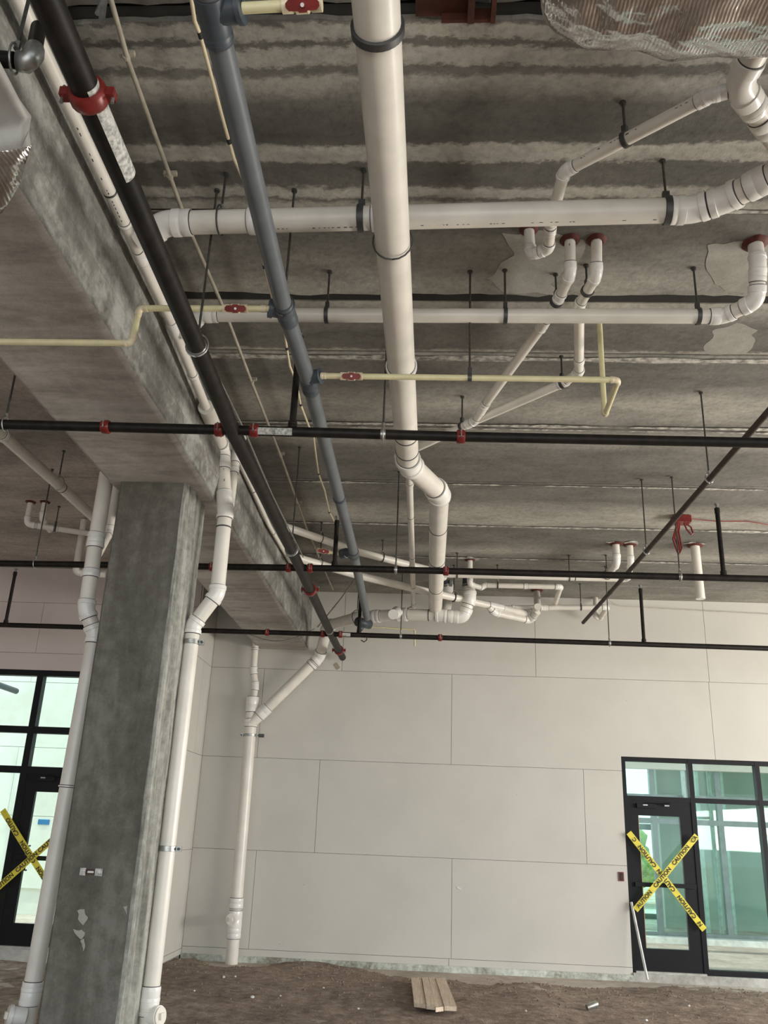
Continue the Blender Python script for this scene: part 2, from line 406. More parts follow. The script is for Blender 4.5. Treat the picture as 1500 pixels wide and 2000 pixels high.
def hanger(px, key, r, label, kind='loop', ztop=CZ, group='pipe hangers'):
    root0, pts = RUNS[key]; p, d = nearest(pts, px)
    r = r*1.0
    root = empty('pipe_hanger', p, label, 'hanger')
    s, u = perp(d)
    rr = r*1.09+.002
    if kind == 'strap':
        wv = .034 if r > .05 else .024
        v, f = sleeve_g(p, d, wv, [(0, rr*.98), (.05, rr+.003), (.95, rr+.003), (1, rr*.98)], NS(r)); smooth_sides(mk('strap_ring', v, f, STRAP, root, None, True))
        top = p+Vector((0, 0, rr))
        v, f = obox_g(top+Vector((0, 0, .02)), d, d.cross(Vector((0, 0, 1))).normalized(), Vector((0, 0, 1)), wv*.5, .012, .022); mk('clevis', v, f, STRAP, root)
    else:
        V, Fc = [], []; nn = 18; path = []
        c = p+Vector((0, 0, .008))
        side = d.cross(Vector((0, 0, 1))).normalized() if abs(d.z) < .95 else Vector((1, 0, 0)); upv = side.cross(d).normalized()
        for j in range(nn+1):
            a = -math.pi/2+2*math.pi*j/nn; path.append(c+side*(math.cos(a)*(rr+.003))+upv*(math.sin(a)*(rr+.012)))
        v, f = tube_g(path, .0045, 6); mk('loop_ring', v, f, GALV if kind == 'loop' else STRAP, root, None, True)
        top = c+Vector((0, 0, rr+.012))
        v, f = tube_g([top-Vector((0, 0, .01)), top+Vector((0, 0, .02))], .011, 6); mk('nut', v, f, GALV, root)
    if ztop-top.z > .03:
        tube('threaded_rod', [top, (top.x, top.y, ztop)], .0065, ROD, root, 8)
        v, f = tube_g([(top.x, top.y, ztop-.012), (top.x, top.y, ztop)], .016, 8); mk('rod_anchor', v, f, ROD, root)
    return root
# ================================================================ STRUCTURE
WY = 12.2; LX = -3.06; LY = 11.3; XR = 9.0
BX0, BX1, BZ = -2.44, -1.675, 2.38
# ground outside, dirt floor
box('ground', (-45, -45, -1.75), (45, 60, -1.63), GROUND)['kind'] = 'structure'
def hgt(x, y):
    h = -1.60-.045*math.exp(-((y-12.2)/.5)**2)+.035*noise.noise(Vector((x*.55, y*.55, 0)))+.03*noise.noise(Vector((x*2.1, y*2.1, 3)))+.016*noise.noise(Vector((x*7, y*7, 5)))+.008*noise.noise(Vector((x*19, y*19, 9)))
    h += .05*math.exp(-((x+1.55)**2*3+(y-12.15)**2*4)) - .10*math.exp(-((x+2.3)**2*7+(y-12.0)**2*9)) + .05*math.exp(-((x+3.0)**2*6+(y-12)**2*9))
    h += .015*max(0, math.sin(x*2.7+1.2*math.sin(y*3)))*math.exp(-((y-12.1)/.35)**2)
    return h
xs = [-9+i*.075 for i in range(241)]; ys = [2.5+j*.06 for j in range(163)]
V = [(x, y, hgt(x, y)) for y in ys for x in xs]; nx = len(xs)
Fc = [(j*nx+i, j*nx+i+1, (j+1)*nx+i+1, (j+1)*nx+i) for j in range(len(ys)-1) for i in range(nx-1)]
fl = mk('floor', V, Fc, DIRT, None, None, True); fl['kind'] = 'structure'
box('floor_rear', (-9, -5, -1.63), (9, 2.5, -1.58), DIRT)['kind'] = 'structure'
# ceiling: slab above and planks below it
ceil = empty('ceiling', (0, 0, 0), struct=True); ceil.location = (0, 0, 0); ORG[ceil.name] = Vector((0, 0, 0))
box('ceiling_slab', (-9, -5, CZ+.10), (XR, LY+.2, CZ+.4), SHADOWG, ceil)
box('ceiling_slab', (LX-.3, LY+.2, CZ+.10), (XR, WY+.25, CZ+.4), SHADOWG, ceil)
def ragged(name, y0, y1, z, mat, x0=BX1-.3, x1=XR, amp0=0, amp1=0, th=.11):
    nxs = 150; V = []; Fc = []
    for i in range(nxs+1):
        x = x0+(x1-x0)*i/nxs
        a = y0+amp0*(noise.noise(Vector((x*3, y0*5, 0)))+.6*noise.noise(Vector((x*13, y0, 2))))
        b = y1+amp1*(noise.noise(Vector((x*3, y1*5, 0)))+.6*noise.noise(Vector((x*13, y1, 2))))
        e = .012
        V += [(x, a, z+th), (x, a, z+e), (x, a+e, z), (x, b-e, z), (x, b, z+e), (x, b, z+th)]
    for i in range(nxs):
        k = i*6
        for j in range(5): Fc.append((k+j, k+j+1, k+j+7, k+j+6))
    return mk(name, V, Fc, mat, ceil)
J = [-1.0, .25, 1.5, yy(14), yy(413), yy(578), yy(694), yy(833), yy(943), yy(1027), yy(1089), yy(1137), WY+.1]
mats = [PL_NEAR]*4+[PL_MID]*3+[PL_FAR]*6
zs = [0, 0, 0, 0, .0, .035, .012, .018, .008, .012, .004, .006]
for i in range(len(J)-1):
    g0 = .006; g1 = .006
    a0 = a1 = 0
    if i == 3: g0 = .045; a0 = .02
    if i == 2: g1 = .02; a1 = .02
    if i == 4: g1 = .0; a1 = .03
    if i == 5: g0 = .085; a0 = .015
    ragged('ceiling_plank', J[i]+g0, J[i+1]-g1, CZ+zs[i]*.6, mats[i], amp0=a0, amp1=a1)
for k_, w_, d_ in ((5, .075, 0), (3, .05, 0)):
    box('joint_gap_shade', (BX1, J[k_]-.01, CZ+.014), (XR, J[k_]+w_, CZ+.05), SHADOWG, ceil)  # dark strip added inside the joint, its shade painted in black
# white grout squeezed along the joints (one lumpy bead per joint)
def bead(y, wdt, x0, x1, thr=.45, seed=0, z=CZ-.004):
    V, Fc = [], []; n = int((x1-x0)/.03)
    k = 0
    for i in range(n):
        x = x0+i*.03; a = noise.noise(Vector((x*1.6, seed, 0)))+.5*noise.noise(Vector((x*9, seed, 4)))
        ww = wdt*max(0, a+thr)
        V += [(x, y-ww*.5+.006, z), (x, y+ww*.5+.010, z), (x, y+ww*.2, z-.004)]
        if i: b = (i-1)*3; Fc += [(b, b+3, b+5, b+2), (b+2, b+5, b+4, b+1)]
    return mk('joint_grout', V, Fc, GROUT, ceil)
bead(yy(698), .055, BX1, XR, .9, 1); bead(yy(829), .06, BX1, XR, .55, 2); bead(yy(833)+.03, .05, BX1, XR, .25, 7); bead(yy(945), .06, BX1, XR, .35, 3)
bead(yy(1026), .075, BX1, XR, .55, 4); bead(yy(1089), .07, BX1, XR, .4, 5); bead(yy(410), .03, BX1, XR, .5, 6)
# mortar patches on the ceiling
def patch(name, pxs, z=CZ-.003, mat=PATCH, jag=.05):
    P = [at(x, y, z=z) for x, y in pxs]; Q = []
    for i in range(len(P)):
        a, b = P[i], P[(i+1) % len(P)]
        for k in range(7):
            q = a.lerp(b, k/7); q += Vector((noise.noise(q*9), noise.noise(q*9+Vector((5, 5, 5))), 0))*jag; q.z = z; Q.append(q)
    n = len(Q); V = Q+[q+Vector((0, 0, .006)) for q in Q]
    mk(name, V, [tuple(range(n))]+[(i, (i+1) % n, (i+1) % n+n, i+n) for i in range(n)], mat, ceil)
patch('mortar_patch', [(955, 545), (1000, 500), (985, 460), (1060, 450), (1150, 470), (1110, 520), (1075, 555), (1090, 577), (985, 574)])
patch('mortar_patch', [(1378, 665), (1400, 640), (1440, 630), (1478, 640), (1475, 668), (1460, 688), (1380, 690)], CZ+.02)
patch('mortar_patch', [(1380, 480), (1440, 470), (1500, 480), (1500, 560), (1460, 575), (1390, 560)], jag=.04)
for c, rx in (((1203, 1060), 14), ((1232, 1060), 14), ((1357, 1062), 18), ((918, 1092), 16)):
    patch('mortar_patch', [(c[0]-rx, c[1]), (c[0], c[1]-3), (c[0]+rx, c[1]), (c[0]+4, c[1]+5)], CZ-.003, GROUT, .07)
# left bay ceiling
lc = [-1, .3, 1.6, 2.9, 4.15, 5.4, 6.7, 7.95, 9.2, 10.4, 11.4]
for i in range(len(lc)-1): ragged('ceiling_plank', lc[i]+.006, lc[i+1]-.006, CZ, PL_LEFT, x0=-9, x1=BX0+.3)
# beam
bm = empty('beam', (0, 0, 0), struct=True); bm.location = (0, 0, 0); ORG[bm.name] = Vector((0, 0, 0))
def beam():
    ch = .05; y0, y1 = -5, WY
    prof = [(BX0, CZ+.15), (BX0, BZ+ch), (BX0+.025, BZ+.012), (BX0+.05, BZ), (BX1-.05, BZ), (BX1-.018, BZ+.014), (BX1-.012, BZ+.05), (BX1+.006, BZ+.19), (BX1, BZ+.21), (BX1, CZ+.15)]
    ny = 90; V = []; Fc = []; fm = []
    for j in range(ny+1):
        y = y0+(y1-y0)*j/ny
        for k, (x, z) in enumerate(prof):
            a = .008*noise.noise(Vector((y*2.2, k*1.3, 0)))
            V.append((x+(a if k in (5, 6) else 0), y, z+(a if k in (4, 3) else 0)))
    m = len(prof)
    for j in range(ny):
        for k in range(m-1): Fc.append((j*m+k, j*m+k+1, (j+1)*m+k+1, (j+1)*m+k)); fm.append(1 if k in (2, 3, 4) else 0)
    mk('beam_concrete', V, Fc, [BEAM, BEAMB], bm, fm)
beam()
# column (standing under the beam)
def column():
    x0, x1, y0, y1 = -2.32, -1.80, 5.9, 6.42
    prof = [(x0, y1), (x0, y0+.015), (x0+.015, y0), (x1-.035, y0), (x1-.012, y0+.004), (x1-.012, y0+.018), (x1, y0+.045), (x1-.014, y0+.085), (x1-.012, y0+.15), (x1+.012, y0+.17), (x1+.012, y0+.20), (x1, y0+.22), (x1, y1)]
    nz = 60; V = []; Fc = []; fm = []; m = len(prof)
    for j in range(nz+1):
        z = -1.7+(BZ+.02+1.7)*j/nz
        for k, (x, y) in enumerate(prof):
            a = .006*noise.noise(Vector((z*3, k*2, 1))); V.append((x+a, y+(a if k in (3, 4, 5) else 0), z))
    for j in range(nz):
        for k in range(m): k2 = (k+1) % m; Fc.append((j*m+k, j*m+k2, (j+1)*m+k2, (j+1)*m+k)); fm.append(1 if 3 <= k <= 11 else 0)
    o = mk('column', V, Fc, [COL, COLE], None, fm); o['kind'] = 'structure'; return o
colo = column()
def blot(name, pts2, y, mat, par, th=.003):       # thin plaster daub on a wall facing the camera
    P = [at(a, b, y=y) for a, b in pts2]; Q = []
    for i in range(len(P)):
        a, b = P[i], P[(i+1) % len(P)]
        for k in range(5): q = a.lerp(b, k/5); q += Vector((noise.noise(q*21), 0, noise.noise(q*21+Vector((5, 5, 5)))))*.016; Q.append(q)
    n = len(Q); V = [q-Vector((0, th, 0)) for q in Q]+Q
    return mk(name, V, [tuple(range(n))]+[(i, (i+1) % n, (i+1) % n+n, i+n) for i in range(n)], mat, par)
for b in ([(152, 1780), (165, 1776), (172, 1790), (165, 1806), (156, 1798)], [(140, 1815), (160, 1812), (166, 1820), (160, 1836), (152, 1828)], [(158, 1838), (164, 1835), (163, 1856), (158, 1850)], [(240, 1772), (248, 1768), (246, 1785)]):
    blot('plaster_daub', b, 5.895, PATCH, colo)
# drywall walls made of boards
def wall(name, plane, rows, a0, a1, holes, mat, flip=False, th=.016, back=.25):
    # plane: ('y',Y) boards face -y, or ('x',X) boards face +x ; rows: [(z0,z1,[seams])]
    root = empty(name, (0, 0, 0), struct=True); root.location = (0, 0, 0); ORG[root.name] = Vector((0, 0, 0))
    ax, c = plane
    def put(nm, u0, u1, z0, z1, d0, d1, m):
        if ax == 'y': box(nm, (u0, c+d0, z0), (u1, c+d1, z1), m, root)
        else: box(nm, (c-d1, u0, z0), (c-d0, u1, z1), m, root)
    def cut(u0, u1, z0, z1):
        out = [(u0, u1, z0, z1)]
        for (h0, h1, k0, k1) in holes:
            nxt = []
            for (p0, p1, q0, q1) in out:
                if h1 <= p0 or h0 >= p1 or k1 <= q0 or k0 >= q1: nxt.append((p0, p1, q0, q1)); continue
                if p0 < h0: nxt.append((p0, h0, q0, q1))
                if p1 > h1: nxt.append((h1, p1, q0, q1))
                m0, m1 = max(p0, h0), min(p1, h1)
                if q1 > k1: nxt.append((m0, m1, k1, q1))
                if q0 < k0: nxt.append((m0, m1, q0, k0))
            out = nxt
        return out
    for r in cut(a0, a1, rows[0][0]-.15, rows[-1][1]): put('wall_backing', *r, th, back, SEAM)
    for z0, z1, sm in rows:
        e = [a0]+sorted(sm)+[a1]
        for i in range(len(e)-1):
            for q in cut(e[i]+.0025, e[i+1]-.0025, z0+.0025, z1-.0025): put('drywall_panel', *q, 0, th+.001, mat)
    return root
def sx(px, py): return at(px, py, y=WY).x
DX0, DX1 = 2.635, XR; DZ0, DZ1 = -1.53, 1.066
back = wall('wall_back', ('y', WY), [(-1.57, -1.475, [.35, 3]), (-1.475, -.30, [-2.2, sx(882, 1780)]), (-.30, .88, [sx(620, 1570), sx(1143, 1600)]), (.88, 2.10, [-2.3, sx(882, 1400), sx(1390, 1400), 6.4]), (2.10, CZ+.05, [-1.2, sx(1046, 1280), 3.9])],
            LX, XR, [(DX0, 9.5, -1.8, DZ1)], DRY)
lw = wall('wall_left', ('x', LX), [(-1.57, -1.5, []), (-1.5, -.32, []), (-.32, .88, []), (.88, 2.10, [LY+.45]), (2.10, CZ+.05, [])], LY+.001, WY, [], DRY, back=.021)
LZ1 = at(60, 1308, y=LY).z
lf = wall('wall_left_bay', ('y', LY), [(-1.57, -.32, []), (-.32, .88, []), (.88, 2.06, [-6.5]), (2.06, 2.75, [at(70, 1270, y=LY).x, -7.2]), (2.75, CZ+.05, [-4.2, -6.9])],
          -9, LX-.022, [(-8.9, -4.05, -1.8, LZ1)], DRYP)
# foundation under the boards
def foundation(x0, x1, y, z0, z1, mat, nm, par):
    n = int((x1-x0)/.06); V = []; Fc = []
    for i in range(n+1):
        x = x0+(x1-x0)*i/n; a = .012*noise.noise(Vector((x*4, 0, 0)))+.006*noise.noise(Vector((x*17, 0, 0)))
        V += [(x, y-.02+a, z0), (x, y-.025+a, z1-.012+a*.4), (x, y-.012+a, z1), (x, y+.2, z1)]
    for i in range(n):
        k = i*4
        for j in range(3): Fc.append((k+j, k+j+1, k+j+5, k+j+4))
    mk(nm, V, Fc, mat, par)
foundation(LX, DX0, WY, -1.75, -1.555, SILL, 'painted_foundation', back)
# concrete sill under right storefront
foundation(DX0, XR, WY, -1.75, -1.53, SLABB, 'concrete_sill', back)
foundation(-9, LX, LY, -1.75, -1.475, SLABB, 'concrete_sill', lf)
box('wall_right_pier', (XR, -5, -1.6), (XR+.2, 1.5, CZ+.1), DRY)['kind'] = 'structure'
box('wall_right_far', (XR, 11.0, -1.6), (XR+.2, WY+.2, CZ+.1), DRY)['kind'] = 'structure'
box('wall_right_header', (XR, 1.5, 2.1), (XR+.2, 11.0, CZ+.1), DRY)['kind'] = 'structure'
box('wall_bay_side', (-9.2, -5, -1.6), (-9, LY+.2, CZ+.1), DRYP)['kind'] = 'structure'
# ---------------------------------------------------------------- storefront on the right (door_1, window_1)
def bar(nm, x0, x1, z0, z1, y, dep, mat, par): return box(nm, (x0, y, z0), (x1, y+dep, z1), mat, par)
def storefront(nm, Y, xs_, zs_, z0, z1, mat, glass, w=.052, skip=(), dep=.11):
    root = empty(nm, (0, Y, 0), struct=True)
    y = Y+.02
    for x in xs_: bar('mullion', x-w/2, x+w/2, z0, z1, y, dep, mat, root)
    rails = zs_
    for i in range(len(xs_)-1):
        a, b = xs_[i]+w/2, xs_[i+1]-w/2
        for z in rails:
            if i in skip and z in (zs_[0],): continue
            bar('frame_rail', a, b, max(z0, z-w/2), min(z1+.02, z+w/2), y+.004, dep-.008, mat, root)
        zz = [z for z in rails if not (i in skip and z == zs_[0])]
        for k in range(len(zz)-1): bar('glass_pane', a-.005, b+.005, zz[k]+w/2-.005, zz[k+1]-w/2+.005, y+dep*.45, .008, glass, root)
    return root
dR = at(1349, 1490, y=WY).x; dR2 = at(1381, 1900, y=WY).x; m1 = (dR+dR2)/2
tz = at(1300, 1561, y=WY).z
m2 = at(1480, 1500, y=WY).x
storefront('window_1', WY, [DX0+.026, m1, m2, m2+.95, m2+1.9], [-1.50, tz, DZ1-.026], DZ0, DZ1, FRAME, GLASS, .06, skip=(0,))
def door(nm, Y, x0, x1, z0, z1, gx0, gx1, gz0, gz1, gm, closer=True, pull=None, mir=False):
    root = empty(nm, ((x0+x1)/2, Y, z0), struct=True); y = Y+.035; d = .05
    box('door_stile', (x0, y, z0), (gx0, y+d, z1), FRAME, root); box('door_stile', (gx1, y, z0), (x1, y+d, z1), FRAME, root)
    box('door_rail', (gx0, y, z0), (gx1, y+d, gz0), FRAME, root); box('door_rail', (gx0, y, gz1), (gx1, y+d, z1), FRAME, root)
    box('push_bar', (x0+.03, y-.05, gm-.022), (x1-.02, y-.015, gm+.03), FRAME, root)
    box('glass_pane', (gx0, y+.02, gz0), (gx1, y+.028, gz1), GLASS, root)
    box('door_closer', (gx0-.02, y-.05, z1-.09), (gx0+.24, y, z1-.035), FRAME, root)
    v, f = tube_g([(gx0+.1, y-.03, z1-.03), (gx0+.32, y-.06, z1-.035), (gx0+.42, y-.02, z1-.02)], .008, 8); mk('closer_arm', v, f, FRAME, root)
    box('threshold', (x0-.02, Y-.02, z0-.025), (x1+.02, Y+.12, z0), SLABB, root)
    for dx in (.02, .30): box('mounting_plate', (gx0+dx+.04, y-.053, z1-.06), (gx0+dx+.10, y-.05, z1-.045), GALV, root)
    if pull:
        q = Vector((pull, y-.0, gm)); pp = [q+Vector((0, 0, .14)), q+Vector((-.0, -.05, .14)), q+Vector((.0, -.06, 0)), q+Vector((0, -.05, -.14)), q+Vector((0, 0, -.14))]
        v, f = tube_g(pp, .011, 8); mk('pull_handle', v, f, FRAME, root)
    return root
g = at(1243, 1592, y=WY); g2 = at(1345, 1857, y=WY)
door('door_1', WY, DX0+.06, m1-.03, DZ0+.02, tz-.03, DX0+.19, at(1337, 1700, y=WY).x, g2.z, g.z, at(1300, 1730, y=WY).z)
mullL = at(57, 1420, y=LY).x+.02; tL1 = at(100, 1426, y=LY).z; tL2 = at(80, 1504, y=LY).z; LZ0 = -1.475
storefront('window_2', LY, [mullL-1.9, mullL-.95, mullL, mullL+1.02, -4.08+.0], [LZ0+.04, tL2, tL1, LZ1-.03], LZ0, LZ1, FRAME, GLASS, .085, skip=(2,))
gl = at(47, 1545, y=LY); gb = at(15, 1803, y=LY)
door('door_2', LY, mullL+.05, mullL+.97, LZ0+.02, tL2-.04, mullL+.19, mullL+.85, gb.z, gl.z, at(80, 1677, y=LY).z, pull=mullL+.24)
# ---------------------------------------------------------------- outside, left: pale wall and its grey pipe
ow = empty('exterior_wall_left', (-7, 16.6, -1.6), struct=True)
for i in range(5):
    z = -1.2+i*1.22
    for j in range(6): box('wall_panel', (-16+j*2.44+(i % 2)*1.0, 16.6, z+.004), (-16+(j+1)*2.44+(i % 2)*1.0-.006, 16.65, z+1.216), BLOCKW, ow)
box('wall_core', (-16, 16.64, -1.75), (-1.5, 16.9, 5), BLOCKW, ow)
p = [at(-30, 1328, y=15.4), at(32, 1350, y=16.4)]
o = tube('grey_pipe', p, .055, GREYD, None, 14); tag(o, 'grey pipe outdoors seen through the upper left glass', 'pipe')
o = box('blue_tape', (at(75, 1603, y=16.6).x, 16.585, at(75, 1610, y=16.6).z), (at(97, 1603, y=16.6).x, 16.6, at(75, 1600, y=16.6).z), BLUE); tag(o, 'blue tape strip on the pale wall behind the left door', 'tape')
# ---------------------------------------------------------------- beyond the right storefront
zf = -1.50; CY = at(1450, 1838, z=-1.47).y
box('wall_left_light_block', (LX-.3, LY+.26, -1.7), (LX-.023, WY+.3, CZ+.1), SEAM)['kind'] = 'structure'  # unseen block added behind the corner to stop light leaking in
box('far_dirt_strip', (1.5, WY+.3, -1.66), (14, CY, -1.56), GROUNDB)['kind'] = 'structure'
box('far_floor_slab', (1.5, CY+.3, -1.64), (14, 24, zf), SLABB)['kind'] = 'structure'
box('far_curb', (1.5, CY, -1.64), (14, CY+.3, zf+.03), PLAST)['kind'] = 'structure'
storefront('window_3', CY+.3, [2.9, 4.05, 5.2, 6.5, 8.0], [zf+.04, .35, .75, 1.5], zf, 1.6, GRYFRAME, GLASSG, .09)
area('far_room_fill_light', (6, 23, .4), (5, 13, 0), 9, 2.6, 420, (.85, 1, .93))  # fill lamp added behind the far room to brighten its interior
box('far_ceiling', (1.5, 15.5, 1.9), (14, 24, 2.0), DRY)['kind'] = 'structure'
box('far_bulkhead', (1.5, 14.6, 1.1), (14, 14.75, 1.9), DRY)['kind'] = 'structure'
box('far_wall', (4.6, 18.2, -1.5), (7.3, 18.35, 1.9), DRYG)['kind'] = 'structure'
storefront('window_4', 20.0, [3.0, 4.0, 5.0, 6.6, 7.2, 7.8, 8.4, 9.6], [zf+.04, .3, 1.6], zf, 1.7, GRYFRAME, GLASSG, .12)
for i, x in enumerate((4.55, 4.85, 5.15, 5.45)):
    o = box('steel_stud', (x, 16.2+.25*i, zf), (x+.05, 16.29+.25*i, 1.9), STUD); tag(o, ['leftmost', 'second from left', 'third from left', 'rightmost'][i]+' grey steel stud standing behind the right storefront', 'stud', 'steel studs beyond the storefront')
sh = box('sheathing_panel', (2.9, 21.5, -1.5), (3.9, 21.55, 1.2), SHEATH); tag(sh, 'green sheathing board far behind the taped right door', 'panel')
wf = empty('wooden_door_frame', (2.95, 13.3, zf), 'orange pine frame seen through the taped right door', 'frame')
x_ = at(1247, 1700, y=13.3).x
box('jamb', (x_, 13.3, -1.63), (x_+.05, 13.36, .6), WOODO, wf); box('head', (x_+.05, 13.3, .52), (x_+.5, 13.36, .57), WOODO, wf)
bt = box('blue_tape', (at(1285, 1660, y=14.0).x, CY+.355, at(1285, 1664, y=14).z), (at(1301, 1660, y=14).x, CY+.367, at(1285, 1656, y=14).z), BLUE); tag(bt, 'small blue tape on the glass behind the right door', 'tape')
for k, (x, y, s) in enumerate(((2.4, 25.5, 1.0), (5.2, 26.5, 1.15), (8.0, 25.6, 1.05), (11.0, 26.8, 1.2))):
    V, Fc = [], []; nu, nv = 26, 16
    for j in range(nv+1):
        for i in range(nu):
            a, b = 2*math.pi*i/nu, math.pi*j/nv; d = Vector((math.cos(a)*math.sin(b), math.sin(a)*math.sin(b), math.cos(b)))
            rr = s*(1+.35*noise.noise(d*2.3+Vector((k*5, 0, 0)))+.18*noise.noise(d*7)); V.append(Vector((x, y, -1.6+s*1.05))+Vector((d.x*rr, d.y*rr*.7, d.z*rr)))
    for j in range(nv):
        for i in range(nu): i2 = (i+1) % nu; Fc.append((j*nu+i, (j+1)*nu+i, (j+1)*nu+i2, j*nu+i2))
    o = mk('leafy_bush', V, Fc, LEAF, None, None, True)
    tag(o, ['green bush outdoors straight behind the right door glass', 'second green bush from the left beyond the far windows', 'green bush seen between the far window mullions at right', 'rightmost green bush beyond the far windows'][k], 'bush', 'bushes outdoors')
# ================================================================ PIPES
# main white drain
Z1 = 2.70
run('A', 'main_drain_pipe', 'largest white drain pipe running overhead down the middle with an offset near the end', [(-.235, 1.3, Z1), at(797, 905, z=Z1), at(858, 962, z=Z1), at(850, 1195, z=Z1)], .085, PVC, PVCW,
    fit=[('b', (797, 880)), ('c', (789, 716), .03), ('b', (857, 1030)), ('b', (855, 1093)), ('b', (851, 1147)), ('b', (800, 850))], af=1.4)
hanger((761, 56), 'A', .085, 'dark strap hanger around the large white drain nearest the top edge', 'strap')
hanger((777, 474), 'A', .085, 'dark strap hanger on the large white drain just below the crossing pipe', 'loopd')
# hw1
ZW = 2.93
pL = at(300, 462, x=-1.58)
run('B', 'crossing_drain_pipe', 'thick white drain pipe crossing behind the main drain, upper of the two', [Vector((-1.56, 3.72, 2.86)), at(322, 436, z=ZW), at(1352, 410, z=ZW), at(1415, 390, z=ZW), at(1560, 318, z=ZW)], .061, PVC, PVCW,
    fit=[('c', (357, 432), .10), ('c', (500, 426), .07), ('c', (737, 419), .05), ('c', (1322, 411), .07), ('c', (1480, 357), .1)])
hanger((706, 420), 'B', .061, 'strap hanger on the upper crossing drain just left of the main drain', 'strap')
hanger((1303, 409), 'B', .061, 'strap hanger at the right end of the upper crossing drain', 'strap')
hanger((431, 428), 'B', .061, 'thin hanger on the upper crossing drain left of the grey pipe', 'loopd')
# hw2
c4 = at(1475, 475, z=CZ)
q4 = Vector((c4.x+.02, c4.y+.02, ZW-.02))
run('C', 'crossing_drain_pipe', 'slimmer white drain pipe crossing overhead, lower of the two, rising at its right end', [Vector((-1.56, 4.62, 2.85)), at(392, 615, z=ZW), at(1412, 618, z=ZW-.03), at(1478, 588, z=ZW-.02), c4+Vector((0, 0, -.14)), c4], .043, PVC, PVCW,
    fit=[('c', (415, 613), .06), ('c', (1397, 618), .06), ('c', (1478, 540), .06)], af=1.5)
hanger((637, 612), 'C', .043, 'strap hanger on the lower crossing drain between grey pipe and main drain', 'strap')
hanger((985, 612), 'C', .043, 'strap hanger on the lower crossing drain right of the main drain', 'strap')
hanger((1365, 616), 'C', .043, 'strap hanger at the right end of the lower crossing drain', 'strap')
def collar(p, r, label):
    p = Vector(p); V, Fc = [], []; n = 24
    for zz, k in ((0, 1.75), (-.012, 1.55), (-.018, 1.05)):
        for i in range(n):
            a = 2*math.pi*i/n; rr = r*k*(1+.10*noise.noise(Vector((math.cos(a)*2, math.sin(a)*2, p.x*9)))); V.append((p.x+rr*math.cos(a), p.y+rr*math.sin(a), CZ+zz-.001))
    for j in range(2):
        for i in range(n): i2 = (i+1) % n; Fc.append((j*n+i, j*n+i2, (j+1)*n+i2, (j+1)*n+i))
    o = mk('sealant_collar', V, Fc, REDCLR, None, None, True); tag(o, label, 'collar', 'red sealant collars'); return o
collar(c4, .043, 'red-brown sealant collar on the ceiling at the right picture edge')
# top right assembly
ZT = 2.97
tA = at(1480, 60, z=ZT); tB = at(1440, 165, z=ZT); tC = at(1545, 310, z=ZT-.02)
run('D', 'drain_branch_pipe', 'white drain with a bend emerging under the foil duct in the top right corner', [tA+Vector((.12, -.75, .02)), tB, tC], .054, PVC, PVCW,
    fit=[('b', (1456, 128)), ('c', (1478, 205), .05), ('b', (1500, 255)), ('c', (1495, 240), .10)], af=3.0)
k0 = at(1033, 447, z=CZ); k1 = at(1073, 440, z=3.08)
run('D2', 'small_drain_pipe', 'small white diagonal pipe from the top right bend to a hooked trap',
    [tB+Vector((-.02, .03, 0)), at(1388, 186, z=ZT), at(1102, 335, z=3.06), at(1076, 432, z=3.06), at(1071, 487, z=3.05), at(1036, 497, z=3.06), k0], .030, PVC, PVCW, fit=[('c', (1372, 194), .05), ('c', (1115, 328), .05), ('c', (1075, 450), .05), ('c', (1405, 183), .06)], af=1.6)
hanger((1219, 266), 'D2', .031, 'small loop hanger on the diagonal pipe in the upper right', 'strap')
collar(k0, .032, 'red-brown sealant collar over the hooked trap below the upper crossing drain')
# E, F
ce = at(1113, 468, z=CZ); cf = at(1165, 468, z=CZ)
EJ = at(928, 822, z=2.98)
run('E', 'vent_pipe', 'white pipe dropping from the left of the paired ceiling collars and slanting down left', [ce, at(1114, 535, z=3.06), at(1093, 580, z=3.04), at(1058, 638, z=3.02), at(947, 790, z=3.0), EJ, at(775, 893, z=2.94)], .032, PVC, PVCW,
    fit=[('c', (1112, 520), .05), ('c', (1062, 632), .07), ('c', (940, 800), .09), ('c', (915, 829), .05)], af=1.3)
run('F', 'vent_pipe', 'white pipe dropping from the right of the paired ceiling collars and joining the slanting pipe', [cf, at(1165, 538, z=3.06), at(1131, 596, z=3.05), at(1131, 728, z=3.02), at(1100, 748, z=3.02), EJ], .032, PVC, PVCW,
    fit=[('c', (1164, 522), .05), ('c', (1131, 705), .05)], af=1.4)
collar(ce, .034, 'red-brown sealant collar, left one of the pair above the lower crossing drain')
collar(cf, .034, 'red-brown sealant collar, right one of the pair above the lower crossing drain')
hanger((1087, 590), 'E', .032, 'thin hanger just above the lower crossing drain under the left paired collar', 'strap')
hanger((1146, 568), 'F', .032, 'thin hanger just above the lower crossing drain under the right paired collar', 'strap')
hanger((1098, 749), 'F', .032, 'thin hanger near the far end of the yellow pipe where the white branch bends', 'strap')
hanger((903, 834), 'E', .032, 'thin hanger above the black sprinkler pipe where two slanting white pipes join', 'strap')
